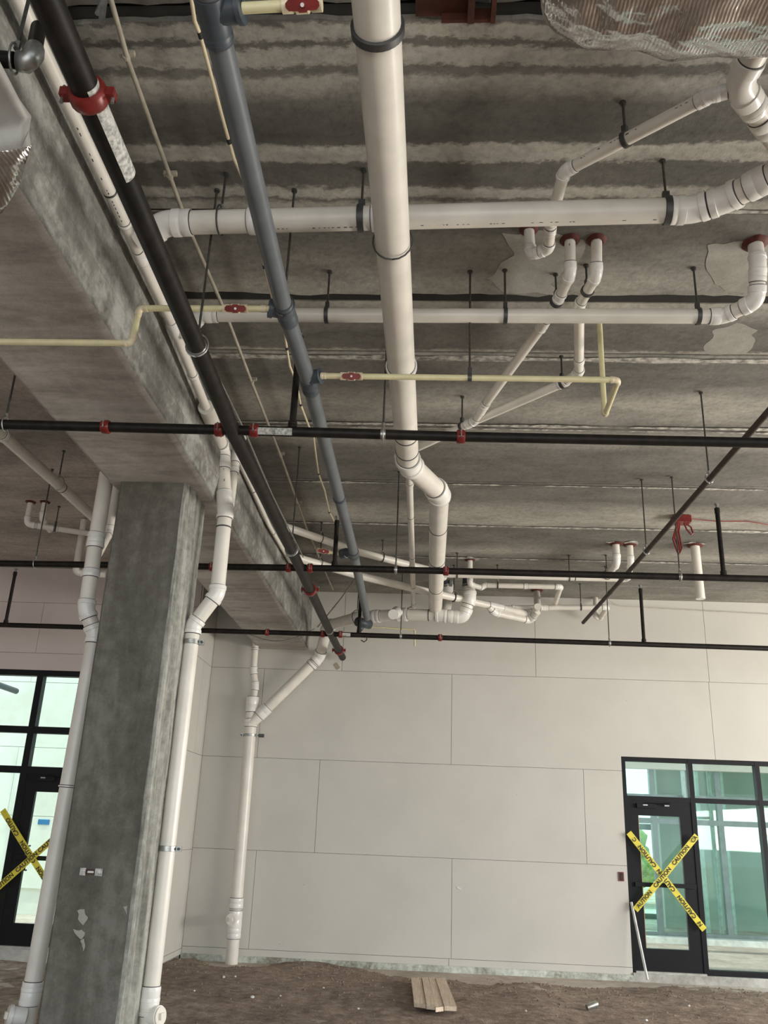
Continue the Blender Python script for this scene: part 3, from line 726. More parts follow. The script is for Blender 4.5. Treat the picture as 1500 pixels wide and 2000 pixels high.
# grey pipe
ZG = 2.50
run('G', 'grey_supply_pipe', 'long dark grey plastic supply pipe running overhead left of the main drain', [(-.735, 1.25, ZG), at(552, 592, z=ZG), at(602, 742, z=ZG), at(688, 1068, z=ZG), at(717, 1206, z=ZG)], .045, GREY, GREYD,
    fit=[('c', (430, 72), .04), ('c', (561, 610), .17), ('c', (603, 752), .15), ('c', (664, 972), .04), ('c', (688, 1082), .17), ('s', (431, 70), .02, STRAP), ('c', (418, 25), .14)], elb=False)
R_G = RUNS['G']
def greytee(px, px2, label=None):
    p, d = nearest(R_G[1], px); e = at(*px2, z=ZG)
    dd = (e-p).normalized(); root = R_G[0]
    v, f = tube_g([p, p+dd*.085, p+dd*.087, e], [.043, .043, .05, .05], 18)
    smooth_sides(mk('tee_branch', v, f, GREYD, root, None, True)); return e
e1 = greytee((563, 606), (533, 603)); e2 = greytee((601, 738), (626, 734)); e3 = greytee((686, 1078), (668, 1082)); e0 = greytee((437, 20), (474, 16))
hanger((557, 598), 'G', .045, 'loop hanger rod on the grey pipe at the upper yellow branch', 'loopd')
# yellow upper
yA = at(1208, 742, z=ZG); yd = at(1181, 812, z=ZG)
run('Y2', 'yellow_supply_pipe', 'long yellow plastic pipe with red valve crossing in front of the main drain', [e2, yA, yd, Vector((yd.x, yd.y, CZ))], .0175, CREAM, CREAMF, fit=[('c', (633, 734), .03), ('v', (687, 733))], line=False)
hanger((917, 737), 'Y2', .0175, 'rod hanger holding the long yellow pipe right of the main drain', 'strap')
ya = at(272, 602, z=ZG); yb = at(262, 672, y=ya.y)
ybz = Vector((ya.x+.0, ya.y, 2.30))
run('Y1', 'yellow_supply_pipe', 'yellow plastic pipe dropping under the concrete beam on the left, with red valve', [e1, ya, at(258, 670, y=ya.y), at(258, 670, y=ya.y)+Vector((-2.6, 0, 0))], .0165, CREAM, CREAMF, fit=[('v', (460, 598)), ('c', (515, 602), .03)], line=False)
run('Y0', 'yellow_supply_pipe', 'short yellow pipe stub with red valve at the top picture edge', [e0, at(616, 8, z=ZG)], .0185, CREAM, CREAMF, fit=[('v', (590, 8))], line=False)
run('Y3', 'yellow_supply_pipe', 'tiny yellow pipe stub with red valve at the far grey tee', [e3, at(622, 1075, z=ZG)], .018, CREAM, CREAMF, fit=[('v', (632, 1076))], line=False)
# sprinkler main and branches
ZS = 2.26
mp = [at(x, y, z=ZS) for x, y in ((160, 190), (455, 842), (640, 1240))]
run('S', 'sprinkler_main_pipe', 'thick black steel sprinkler main running overhead beside the concrete beam', [(-1.145, 1.1, ZS), at(300, 480, z=ZS), at(455, 842, z=ZS), at(565, 1065, z=ZS), at(650, 1246, z=ZS), at(669, 1284, z=ZS)], .0475, BLACK, BLACK,
    fit=[('k', (160, 190)), ('k', (605, 1152)), ('k', (662, 1270)), ('s', (385, 678), .03), ('s', (569, 1075), .03), ('s', (644, 1231), .03), ('t', (205, 256), .42, -.75)], elb=False)
run('S1', 'sprinkler_branch_pipe', 'nearest black sprinkler pipe crossing the whole width under the beam', [at(-420, 819, z=ZS), at(455, 840, z=ZS), at(900, 853, z=ZS), at(1900, 873, z=ZS)], .031, BLACK, BLACKB,
    fit=[('k', (205, 835)), ('k', (429, 840)), ('k', (496, 842)), ('k', (901, 852)), ('t', (521, 844), .11), ('t', (553, 845), .12), ('s', (747, 848), .03)], elb=False)
run('S2', 'sprinkler_branch_pipe', 'middle black sprinkler pipe crossing the whole width', [at(-300, 1096, z=ZS), at(700, 1111, z=ZS), at(1700, 1136, z=ZS)], .031, BLACK, BLACKB,
    fit=[('k', (414, 1105)), ('k', (565, 1108)), ('k', (607, 1110)), ('k', (872, 1117)), ('s', (775, 1113), .03), ('s', (1328, 1128), .03)], elb=False)
run('S3', 'sprinkler_branch_pipe', 'farthest black sprinkler pipe crossing in front of the back wall', [at(-300, 1212, z=ZS), at(660, 1239, z=ZS), at(1700, 1273, z=ZS)], .031, BLACK, BLACKB,
    fit=[('k', (523, 1233)), ('k', (630, 1238)), ('k', (664, 1240)), ('k', (860, 1244)), ('s', (783, 1243), .03), ('s', (1192, 1252), .03), ('t', (676, 1241), .12)], elb=False)
for px, k, r, lb in (((385, 678), 'S', .0475, 'rod hanger on the black main beside the concrete beam'), ((569, 1075), 'S', .0475, 'rod hanger on the far part of the black main'), ((747, 848), 'S1', .031, 'rod hanger on the nearest black pipe left of the main drain'),
                     ((8, 828), 'S1', .031, 'rod hanger on the nearest black pipe at the left picture edge'), ((66, 1101), 'S2', .031, 'rod hanger on the middle black pipe left of the column'), ((775, 1113), 'S2', .031, 'rod hanger on the middle black pipe left of the main drain'),
                     ((1328, 1128), 'S2', .031, 'rod hanger on the middle black pipe near the red alarm box'), ((783, 1243), 'S3', .031, 'rod hanger on the farthest black pipe left of centre'), ((1192, 1252), 'S3', .031, 'rod hanger on the farthest black pipe at right')):
    hanger(px, k, r, lb)
wr_ = [at(236, 300, z=2.36), at(345, 560, z=2.36), at(408, 700, z=2.36), at(476, 838, z=2.36), at(533, 970, z=2.36), at(592, 1088, z=2.36)]
o = tube('grey_wire', wr_, .006, GALV, None, 8); tag(o, 'thin grey wire strung along the right side of the thick black main', 'wire')
def sprig(key, px, pytop, label, cap=True):
    _, pts = RUNS[key]; p, d = nearest(pts, px)
    top = at(px[0], pytop, y=p.y); zt = min(top.z, CZ-.03)
    root = empty('sprinkler_riser', p, label, 'pipe', 'black upright sprinkler risers')
    tube('riser_pipe', [p+Vector((0, 0, .02)), Vector((p.x, p.y, zt-.05))], .021, BLACK, root, 14)
    coupling(root, p+Vector((0, 0, .045)), Vector((0, 0, 1)), .022, BLACKB, .04, 'outlet_fitting', 1.3, False)
    coupling(root, Vector((p.x, p.y, zt-.07)), Vector((0, 0, 1)), .019, BLACKB, .05, 'reducer', 1.3, False)
    tube('sprinkler_head', [Vector((p.x, p.y, zt-.05)), Vector((p.x, p.y, zt-.02)), Vector((p.x, p.y, zt-.018)), Vector((p.x, p.y, zt))], [.012, .012, .02, .02], GALV, root, 10)
for a in (('S1', (570, 846), 645, 'upright black riser on the nearest black pipe by the grey pipe'), ('S2', (654, 1110), 1008, 'upright black riser on the middle black pipe left of the grey pipe'), ('S3', (700, 1240), 1155, 'upright black riser on the farthest pipe by the grey pipe end'),
          ('S2', (1412, 1130), 984, 'upright black riser on the middle black pipe at far right'), ('S3', (1259, 1254), 1143, 'upright black riser on the farthest pipe right of centre'), ('S3', (8, 1216), 1110, 'upright black riser on the farthest pipe left of the column')): sprig(*a)
# diagonal brown pipe
run('Q', 'sprinkler_branch_pipe', 'thin rusty brown pipe slanting across at the right toward the wall', [at(1640, 645, z=2.52), at(1500, 805, z=2.52), at(1225, 1120, z=2.52), at(1139, 1216, z=2.52)], .0225, BROWN, BROWN, elb=False, fit=[('s', (1386, 935), .02), ('s', (1262, 1076), .02), ('c', (1190, 1155), .04)])
hanger((1386, 935), 'Q', .0225, 'loop hanger on the slanting brown pipe, the nearer one'); hanger((1262, 1076), 'Q', .0225, 'loop hanger on the slanting brown pipe, the farther one')
# white pipe along the beam, riser at right of column
bx = -1.60
run('W', 'beam_side_drain_pipe', 'white drain pipe running along the side of the beam behind the black main', [(bx, 1.0, 2.94), at(335, 630, x=bx), at(402, 795, x=bx)], .031, PVC, PVCW,
    fit=[('s', (215, 378), .012, STRAP), ('c', (240, 440), .02), ('c', (345, 640), .14), ('c', (385, 730), .03), ('c', (275, 500), .10)], elb=False)
ry = 6.30
run('WR', 'drain_riser_pipe', 'white drain riser with double bend standing at the right side of the column', [at(402, 795, x=bx), at(433, 872, y=ry), at(440, 1000, y=ry), at(424, 1160, y=ry), at(377, 1222, y=ry), at(291, 1965, y=ry), at(280, 2080, y=ry)], .056, PVC, PVCW,
    fit=[('c', (436, 905), .10), ('c', (440, 985), .22), ('b', (433, 1030)), ('c', (295, 1950), .13)], af=.7)
run('W2', 'beam_side_drain_pipe', 'short white branch joining the column riser from the right', [at(474, 850, x=-1.50), at(462, 880, y=6.5), at(448, 990, y=6.4)], .038, PVC, PVCW, fit=[('c', (458, 920), .05)])
run('W3', 'beam_side_pipe', 'thin dusty pipe continuing along the beam beyond the riser', [at(461, 884, x=-1.63), at(526, 1027, x=-1.63), at(574, 1110, x=-1.63)], .022, PVC, PVC, elb=False, line=False, fit=[('s', (512, 950), .02), ('s', (560, 1025), .02)])
def cleanout(root, p, d, r):
    v, f = tube_g([p, p+d*r*1.5, p+d*r*1.52, p+d*r*1.85], [r*.95, r*.95, r*1.12, r*1.12], 24); c = smooth_sides(mk('cleanout_hub', v, f, PVCW, root, None, True))
    v, f = tube_g([p+d*r*1.85, p+d*r*2.05], [r*1.0, r*1.0], 24); k = smooth_sides(mk('cleanout_cap', v, f, PVC, root, None, True)); k.parent = c
    v, f = obox_g(p+d*r*2.2, d, perp(d)[0], perp(d)[1], r*.15, r*.35, r*.35); k = mk('cap_nut', v, f, PVC, root); k.parent = c
cleanout(RUNS['WR'][0], at(286, 1985, y=ry), Vector((.9, -.35, .1)).normalized(), .056)
def pclamp(key, px, label, side, r):
    _, pts = RUNS[key]; p, d = nearest(pts, px); root = empty('riser_clamp', p, label, 'clamp', 'steel riser clamps')
    v, f = sleeve_g(p, d, .035, [(0, r*1.12), (.05, r*1.17), (.95, r*1.17), (1, r*1.12)], 24); smooth_sides(mk('clamp_band', v, f, GALV, root, None, True))
    s = Vector((side, 0, 0)); b = Vector((0, 1, 0)); u = Vector((0, 0, 1))
    for k in (-1, 1):
        v, f = obox_g(p+s*(k*r*1.45), s, b, u, r*.32, .012, .018); mk('clamp_ear', v, f, GALV, root)
        v, f = tube_g([p+s*(k*r*1.5)-b*.03, p+s*(k*r*1.5)+b*.03], .009, 8); mk('bolt', v, f, STRAP, root)
    v, f = obox_g(p-s*(r*2.0)+b*.0, s, b, u, .035, .02, .022); mk('mount_bracket', v, f, STRAP, root)
pclamp('WR', (371, 1254), 'steel clamp holding the column riser just below its bend', 1, .056); pclamp('WR', (330, 1657), 'steel clamp holding the column riser halfway down', 1, .056)
# left riser
run('L', 'drain_riser_pipe', 'white drain riser with a bend standing at the left side of the column', [at(209, 925, y=ry), at(187, 1055, y=ry), at(168, 1190, y=ry), at(186, 1238, y=ry+.05), at(60, 1945, y=ry+.05), at(38, 2070, y=ry+.05)], .058, PVC, PVCW,
    fit=[('c', (183, 1060), .08), ('c', (176, 1120), .06), ('c', (128, 1535), .01), ('c', (62, 1935), .12)], af=1.2)
cleanout(RUNS['L'][0], at(50, 1985, y=ry), Vector((-.85, -.5, .1)).normalized(), .056)
run('L2', 'drain_branch_pipe', 'small white pipe behind the left riser, close to the column', [Vector((at(226, 960, y=6.9).x, 6.9, CZ)), at(214, 1040, y=6.9), at(190, 1085, y=6.6)], .034, PVC, PVCW)
run('L3', 'crossing_drain_pipe', 'white drain pipe slanting overhead in the bay left of the beam', [at(-140, 745, z=2.9), at(0, 845, z=2.9), at(120, 952, z=2.9), at(185, 1012, z=2.88)], .049, PVC, PVCW, fit=[('c', (8, 848), .05), ('b', (121, 952))], elb=False)
hanger((113, 946), 'L3', .049, 'rod hanger on the slanting pipe in the left bay')
s1 = at(60, 980, z=CZ); s2 = at(88, 980, z=CZ)
run('L4', 'vent_pipe', 'small white pipe from the left of two collars in the left bay', [s1, Vector((s1.x, s1.y, 2.98)), at(180, 1043, z=2.98)], .030, PVC, PVCW, fit=[('c', (75, 1036), .04), ('c', (108, 1038), .04)])
b4 = at(100, 1036, z=2.98)
run('L5', 'vent_pipe', 'small white pipe from the right of two collars in the left bay', [s2, Vector((s2.x, s2.y, 3.04)), at(98, 1036, z=3.0)], .030, PVC, PVCW)
collar(s1, .032, 'sealant collar in the left bay, left of two'); collar(s2, .032, 'sealant collar in the left bay, right of two')
hanger((107, 1037), 'L4', .031, 'rod hanger on the small pipe in the left bay', 'strap')
run('L6', 'drain_branch_pipe', 'small white pipe crossing behind the left riser near the middle black pipe', [at(147, 1118, z=2.6)+Vector((0,0,.63)), at(147, 1118, z=2.6), at(205, 1122, z=2.6)], .035, PVC, PVCW)
# back corner riser and cross run
run('R', 'drain_riser_pipe', 'white drain riser against the back wall with a wye and cleanout', [at(500, 1245, y=12.02), at(495, 1310, y=12.02), at(499, 1340, y=12.02), at(494, 1375, y=12.02)], .046, PVC, PVCW, fit=[('c', (498, 1268), .02)])
run('R1', 'drain_riser_pipe', 'wide lower part of the back wall drain riser entering the dirt', [at(494, 1362, y=12.02), at(488, 1440, y=12.02), at(450, 1905, y=12.02)], .078, PVC, PVCW,
    fit=[('c', (492, 1376), .20), ('c', (489, 1412), .10), ('c', (457, 1763), .12), ('c', (453, 1822), .12), ('c', (455, 1795), .2)], elb=False)
_, d_ = nearest(RUNS['R1'][1], (455, 1792)); cleanout(RUNS['R1'][0], at(456, 1794, y=11.94), Vector((-.05, -1, 0)).normalized(), .062)
pclamp('R1', (486, 1436), 'steel clamp on the back wall riser below the wye', -1, .078)
run('X', 'back_drain_pipe', 'white drain sloping down the back wall into the riser wye, fed by a cross run', [at(492, 1412, y=12.0), at(624, 1283, y=11.95), at(640, 1222, y=11.6), at(700, 1206, y=11.1), at(785, 1200, z=2.62), at(862, 1202, z=2.60), at(905, 1206, z=2.58), at(918, 1168, y=10.75), at(916, 1138, y=10.75)], .074, PVC, PVCW,
    fit=[('c', (513, 1388), .16), ('c', (608, 1297), .04), ('c', (735, 1202), .10), ('c', (785, 1200), .16), ('b', (838, 1200)), ('c', (880, 1203), .08)], af=1.0)
tube('wye_branch', [at(775, 1196, y=10.6), at(768, 1200, y=10.25)], [.075, .062], PVCW, RUNS['X'][0], 24)
run('X2', 'vent_pipe', 'thin beige pipe parallel to the main drain, bending left at the back', [(-.19, 6.9, 2.93), at(800, 945, z=2.93), at(808, 1188, z=2.80), at(778, 1198, z=2.66)], .031, PVC, PVC, fit=[('b', (802, 1010)), ('b', (805, 1088)), ('b', (807, 1145)), ('b', (808, 1178))])
run('X3', 'back_drain_pipe', 'white vertical pipe with grey band coupling behind the main drain', [at(873, 1130, y=11.5), at(875, 1165, y=11.5), at(868, 1200, y=11.3)], .075, PVC, PVCW, fit=[('c', (875, 1150), .1)])
for px, y, lb in (((871, 1139), 11.5, 'dark rubber band coupling left of two behind the main drain'), ((916, 1136), 10.75, 'dark rubber band coupling right of two behind the main drain')):
    p = at(*px, y=y); r_ = empty('band_coupling', p, lb, 'coupling', 'rubber band couplings')
    v, f = sleeve_g(p, Vector((0, 0, 1)), .14, [(0, .08), (0, .088), (.2, .088), (.25, .083), (.75, .083), (.8, .088), (1, .088), (1, .08)], 24); mk('rubber_sleeve', v, f, GREYD, r_, None, True)
    for k in (-.05, .05): v, f = sleeve_g(p+Vector((0, 0, k)), Vector((0, 0, 1)), .016, [(0, .09), (1, .09)], 24); mk('steel_band', v, f, GALV, r_)
    box('screw_housing', (p.x+.05, p.y-.10, p.z-.07), (p.x+.085, p.y-.07, p.z+.07), GALV, r_)
run('K1', 'sloping_drain_pipe', 'upper of two long white pipes sloping down right behind the grey pipe', [at(556, 1028, z=3.05), at(700, 1078, z=3.03), at(835, 1112, z=3.0), at(868, 1128, z=2.98)], .042, PVC, PVCW, fit=[('b', (748, 1083)), ('c', (800, 1101), .04)], elb=False)
run('K2', 'sloping_drain_pipe', 'lower of two long white pipes sloping down right behind the grey pipe', [at(575, 1088, z=2.86), at(700, 1124, z=2.84), at(832, 1155, z=2.82), at(982, 1188, z=2.8), at(1040, 1202, z=2.8), at(1050, 1185, z=2.85), at(1048, 1155, z=CZ)], .046, PVC, PVCW,
    fit=[('s', (887, 1163), .02, STRAP), ('c', (968, 1184), .22), ('c', (1030, 1199), .06)], elb=False)
run('K3', 'sloping_drain_pipe', 'short white pipe doubling below the lower sloping pipe at the back', [at(955, 1185, z=2.78), at(966, 1197, z=2.72), at(1035, 1212, z=2.72), at(1050, 1195, z=2.8)], .044, PVC, PVCW, fit=[('b', (1028, 1210))])
c5 = at(918, 1093, z=CZ); zz5 = at(922, 1160, y=c5.y)
run('K4', 'vent_pipe', 'white pipe from a ceiling collar curving into a long level pipe near the back wall', [c5, Vector((c5.x, c5.y, 2.92)), at(940, 1148, z=2.93), at(946, 1143, z=2.97), at(1095, 1146, z=2.97), at(1083, 1182, z=2.97)], .033, PVC, PVCW, fit=[('c', (1027, 1145), .05), ('s', (972, 1143), .02, STRAP)], af=1.2)
collar(c5, .04, 'sealant collar on the ceiling just right of the main drain at the back')
c6 = at(1203, 1062, z=CZ); c7 = at(1230, 1064, z=CZ)
run('K5', 'vent_pipe', 'white pipe from the left of two collars near the slanting brown pipe', [c6, Vector((c6.x, c6.y, 3.0)), at(1185, 1125, z=2.98)], .040, PVC, PVCW)
run('K6', 'vent_pipe', 'long level white pipe behind the middle black pipe, rising to the right of two collars', [c7, Vector((c7.x, c7.y, 3.0)), at(1226, 1131, z=2.96), at(862, 1122, z=2.96)], .036, PVC, PVCW, fit=[('b', (1112, 1130)), ('s', (892, 1124), .02, STRAP), ('b', (1124, 1130))])
collar(c6, .045, 'sealant collar near the slanting brown pipe, left of two'); collar(c7, .045, 'sealant collar near the slanting brown pipe, right of two')
c8 = at(1048, 1153, z=CZ); collar(c8, .05, 'sealant collar close to the back wall at the end of the sloping pipe')
c9 = at(1163, 1168, z=CZ)
run('K7', 'vent_pipe', 'thin level white pipe close to the back wall ending in a looped trap', [at(985, 1187, z=2.86), at(1060, 1187, z=2.9), at(1186, 1186, z=2.92), at(1172, 1208, z=2.88), at(1163, 1203, z=2.9), c9], .034, PVC, PVCW, fit=[('s', (1135, 1185), .02, STRAP), ('c', (1002, 1186), .04), ('c', (1065, 1187), .08)], af=1.0)
c10 = at(1357, 1065, z=CZ)
run('K8', 'open_stub_pipe', 'open-ended white stub pipe hanging straight down from the ceiling at right', [c10, Vector((c10.x+.01, c10.y, at(1371, 1170, y=c10.y).z))], .052, PVC, PVCW)
collar(c10, .055, 'sealant collar around the open-ended white stub at right')
p, d = nearest(RUNS['K8'][1], (1371, 1168)); band(RUNS['K8'][0], p, d, .052, .012, PVCW, 'pipe_rim', 1.03)
for px, k, r, lb in (((748, 1084), 'K1', .042, 'loop hanger on the upper sloping pipe'), ((887, 1163), 'K2', .046, 'loop hanger on the lower sloping pipe right of the main drain'), ((625, 1102), 'K2', .046, 'rod hanger on the lower sloping pipe at its left end'), ((1185, 1124), 'K5', .04, 'strap hanger by the paired collars near the brown pipe'),
                     ((972, 1143), 'K4', .033, 'rod hanger on the level pipe near the back wall'), ((1135, 1185), 'K7', .034, 'rod hanger on the thin pipe close to the back wall'), ((892, 1124), 'K6', .036, 'rod hanger on the long level pipe right of the main drain'), ((1112, 1130), 'K6', .036, 'rod hanger on the long level pipe in its middle'), ((627, 1050), 'K1', .042, 'rod hanger on the upper sloping pipe at its left end'), ((697, 1205), 'X', .074, 'rod hanger on the cross run behind the grey pipe end')):
    hanger(px, k, r, lb, 'loopd')
# pale thin yellow line at back wall
run('Y4', 'yellow_supply_pipe', 'thin yellow pipe with tee on the back wall below the cross run', [at(722, 1224, y=11.3), at(810, 1230, y=11.3), at(810, 1262, y=11.3)], .011, CREAM, CREAMF, fit=[('c', (745, 1226), .05), ('c', (805, 1230), .04)], line=False)
# end fitting of grey pipe
p = at(706, 1222, z=ZG-.06); ge = empty('grey_end_fitting', p, 'dark grey tee fitting with hose loop at the far end of the grey pipe', 'fitting')
v, f = tube_g([at(698, 1214, z=ZG-.02), at(722, 1220, z=ZG-.02)], .06, 18); mk('tee_body', v, f, GREYD, ge, None, True)
v, f = tube_g([at(704, 1226, z=ZG-.02), at(704, 1226, z=ZG-.02)+Vector((0, -.07, -.03))], [.045, .038], 16); mk('outlet_cap', v, f, GREYD, ge, None, True)
lp = [at(717, 1243, y=11.3), at(716, 1250, y=11.3), at(711, 1254, y=11.3), at(705, 1250, y=11.3)]; v, f = tube_g(lp, .008, 8); mk('hose_loop', v, f, STRAP, ge)
# conduit and tubing along the ceiling
ZC = 3.19
pc = [at(200, -60, z=ZC), at(228, 40, z=ZC), at(250, 118, z=ZC), at(334, 350, z=ZC), at(366, 440, z=ZC), at(440, 610, z=ZC), at(492, 748, z=ZC), at(548, 890, z=ZC), at(598, 1030, z=ZC), at(650, 1152, z=ZC)]
cond = empty('ceiling_conduit', pc[2], 'thin cream conduit clipped to the ceiling between the beam and grey pipe', 'conduit')
CONDM = simple('dusty_conduit', (.42, .38, .30), .6, 0, .12, 9)
tube('conduit_tube', pc, .0115, CONDM, cond, 12)
for px in ((247, 112), (332, 345), (492, 745), (548, 890), (583, 985)):
    q = min(pc, key=lambda a: (pix(a)[0]-px[0])**2+(pix(a)[1]-px[1])**2); q = at(*px, z=ZC)
    v, f = obox_g(q+Vector((0, 0, .02)), Vector((1, 0, 0)), Vector((0, 1, 0)), Vector((0, 0, 1)), .035, .010, .012); g2_ = sleeve_g(q, Vector((0, 1, 0)), .02, [(0, .016), (1, .016)], 10)
    V, Fc = join([(v, f), g2_]); mk('conduit_clip', V, Fc, CONDM, cond)
hk = empty('wall_strap', at(200, 20, z=3.0), 'grey forked bracket hanging beside the cream conduit at the top left', 'bracket')
for a, b, r_ in (((204, 0), (198, 44), .013), ((203, -5), (190, 27), .011)):
    q0 = at(a[0], a[1], z=3.1); v, f = tube_g([q0, at(b[0], b[1], y=q0.y)], r_, 8); mk('bracket_leg', v, f, GALV, hk)
tpx = [(368, -40), (380, 40), (391, 68), (413, 150), (433, 225), (447, 275), (457, 310), (475, 350), (489, 388), (505, 460), (516, 520), (532, 582), (546, 622), (556, 650), (560, 680), (566, 715), (578, 745), (587, 790), (603, 832), (612, 850), (617, 890), (622, 925), (634, 958), (643, 1000), (655, 1022), (656, 1060)]
tb = empty('flexible_tubing', at(457, 310, z=3.17), 'thin wavy beige tubing with black marks strung along the ceiling', 'tubing')
tp = [at(a, b, z=3.17) for a, b in tpx]
tube('tubing_line', tp, .009, CREAMF, tb, 10)
for i in (2, 5, 8, 10, 12, 14, 17, 19, 21, 23):
    q = tp[i]; dd = (tp[i+1]-tp[i-1]).normalized(); v, f = sleeve_g(q, dd, .03, [(0, .0115), (1, .0115)], 10); mk('black_mark', v, f, INK, tb)
# fire alarm box with coiled red cable, and red cable on the ceiling
fa = at(1330, 1018, z=CZ-.05)
al = empty('junction_box', fa, 'red junction box on the ceiling with dangling red cable loops', 'box')
v, f = box_g(fa.x-.09, fa.y-.07, CZ-.075, fa.x+.09, fa.y+.07, CZ-.002); mk('box_body', v, f, RED, al)
for x1, x2, z2 in ((-.04, -.03, .36), (-.03, -.02, .33), (.03, .05, .13)):
    t0 = Vector((fa.x+x1, fa.y, CZ-.07)); v, f = tube_g([t0, t0+Vector((x2-.03, 0, -z2*.5)), t0+Vector((x2, 0, -z2*.85)), t0+Vector((x2+.015, 0, -z2)), t0+Vector((x2+.035, 0, -z2*.85)), t0+Vector((x2+.02, .01, -z2*.3)), t0+Vector((.02, .01, 0))], .009, 8); mk('cable_loop', v, f, RED, al)
rc = [Vector((fa.x+.09, fa.y, CZ-.02)), at(1400, 1018, z=CZ-.015), at(1460, 1018, z=CZ-.015), at(1520, 1028, z=CZ-.03), at(1700, 1035, z=CZ-.02)]
o = tube('red_cable', rc, .006, RED, None, 8); tag(o, 'thin red cable running along the ceiling to the right from the red box', 'cable')
o = tube('red_cable', [at(1190, 1172, y=12.1), at(1200, 1180, y=12.1), at(1215, 1184, y=12.12), at(1350, 1192, y=12.17), at(1600, 1205, y=12.17)], .005, simple('pale_cable', (.55, .5, .45), .6), None, 8); tag(o, 'thin pale cable strung across the top of the back wall', 'cable')
o = tube('slack_cable', [at(695, 1128, y=10.6), at(665, 1170, y=10.8), at(620, 1225, y=11.0)], .008, GALV, None, 8); tag(o, 'slack brace wire slanting above the beam end', 'cable')
cc = []
for i in range(15):
    t = i/14; a = at(485, 1238, y=11.2).lerp(at(615, 1228, y=11.2), t); a.z -= .13*math.sin(math.pi*t); cc.append(a)
o = tube('slack_cable', cc, .009, GALV, None, 8); tag(o, 'drooping grey cable hanging below the far end of the beam', 'cable')
# faint ink marks printed along some pipes
def prints(key, a, b, r, ang, step=.035):
    root, pts = RUNS[key]; p0, d = nearest(pts, a); p1, _ = nearest(pts, b); L = (p1-p0).length; V, Fc = [], []; t = 0
    to = (-p0); to = (to-d*to.dot(d)).normalized(); sd = d.cross(to); e = to*math.cos(ang)+sd*math.sin(ang); g = d.cross(e).normalized()
    while t < L:
        w_ = random.uniform(.006, .02)
        if random.random() < .62:
            q = p0+(p1-p0)*(t/L)+e*(r*1.004); k = len(V); hh = random.uniform(.0015, .003)
            V += [q-g*hh, q-g*hh+d*w_, q+g*hh+d*w_, q+g*hh]; Fc.append((k, k+1, k+2, k+3))
        t += w_+random.uniform(.006, .02) if random.random() < .9 else .12
    if V: mk('printed_marks', V, Fc, LINE, root)
for a_ in (('B', (545, 425), (700, 421), .061, .75), ('B', (820, 418), (1290, 411), .061, .75), ('W', (150, 240), (235, 425), .031, .3), ('E', (1114, 478), (1114, 520), .032, .1), ('WR', (438, 920), (440, 955), .056, -.1), ('D2', (1350, 205), (1140, 315), .030, .7)): prints(*a_)
# foil-wrapped ducts
def duct(name, c, s, ex, label, smoothmat, seed, cat='duct', mat=FOIL, nu=150, nv=90, wr=1.0, strap=None):
    V, Fc = [], []; c = Vector(c)
    def sp(w_, e): return math.copysign(abs(w_)**e, w_)
    for j in range(nv+1):
        b = -math.pi/2+math.pi*j/nv
        for i in range(nu):
            a = 2*math.pi*i/nu
            # long axis x, rounded cross-section
            d = Vector((sp(math.sin(b), ex[0]), sp(math.cos(b), ex[0])*sp(math.cos(a), ex[1]), sp(math.cos(b), ex[0])*sp(math.sin(a), ex[1])))
            p = Vector((d.x*s[0], d.y*s[1], d.z*s[2]))
            q = p*3.0+Vector((seed, 0, 0))
            rg = 1-abs(noise.noise(q*1.3)); rg2 = 1-abs(noise.noise(q*3.1+Vector((3, 1, 7))))
            k = wr*(.018*noise.noise(q*.6)+.04*(rg-.8)+.02*(rg2-.8)+.003*noise.noise(q*9))
            nrm = Vector((d.x*.3, d.y, d.z)).normalized(); V.append(c+p+nrm*k)
    for j in range(nv):
        for i in range(nu): i2 = (i+1) % nu; Fc.append((j*nu+i, j*nu+i2, (j+1)*nu+i2, (j+1)*nu+i))
    root = empty(name, c, label, cat); mk('foil_wrap', V, Fc, mat, root, None, True); return root
fr = duct('foil_wrapped_duct', (1.55, 1.93, 2.60), (1.24, .36, .20), (.45, .75), 'crinkled silver foil-wrapped duct in the top right corner', None, 3.0)
# strap around it
sp_ = []
for k in range(26):
    t = k/25; x = .50+t*1.7; sp_.append(Vector((x, 1.80+.05*math.sin(t*5), 2.56-.035*math.sin(t*math.pi)+(.09*(1-t*8) if t < .125 else 0))))
V, Fc = [], []
for i, q in enumerate(sp_):
    V += [q+Vector((0, -.022, .012)), q+Vector((0, .022, -.004)), q+Vector((0, .022, .0)), q+Vector((0, -.022, .016))]
    if i: k = (i-1)*4; Fc += [(k, k+4, k+5, k+1), (k+3, k+2, k+6, k+7), (k+1, k+5, k+6, k+2)]
mk('hanging_strap', V, Fc, GALV, fr)
V, Fc = [], []
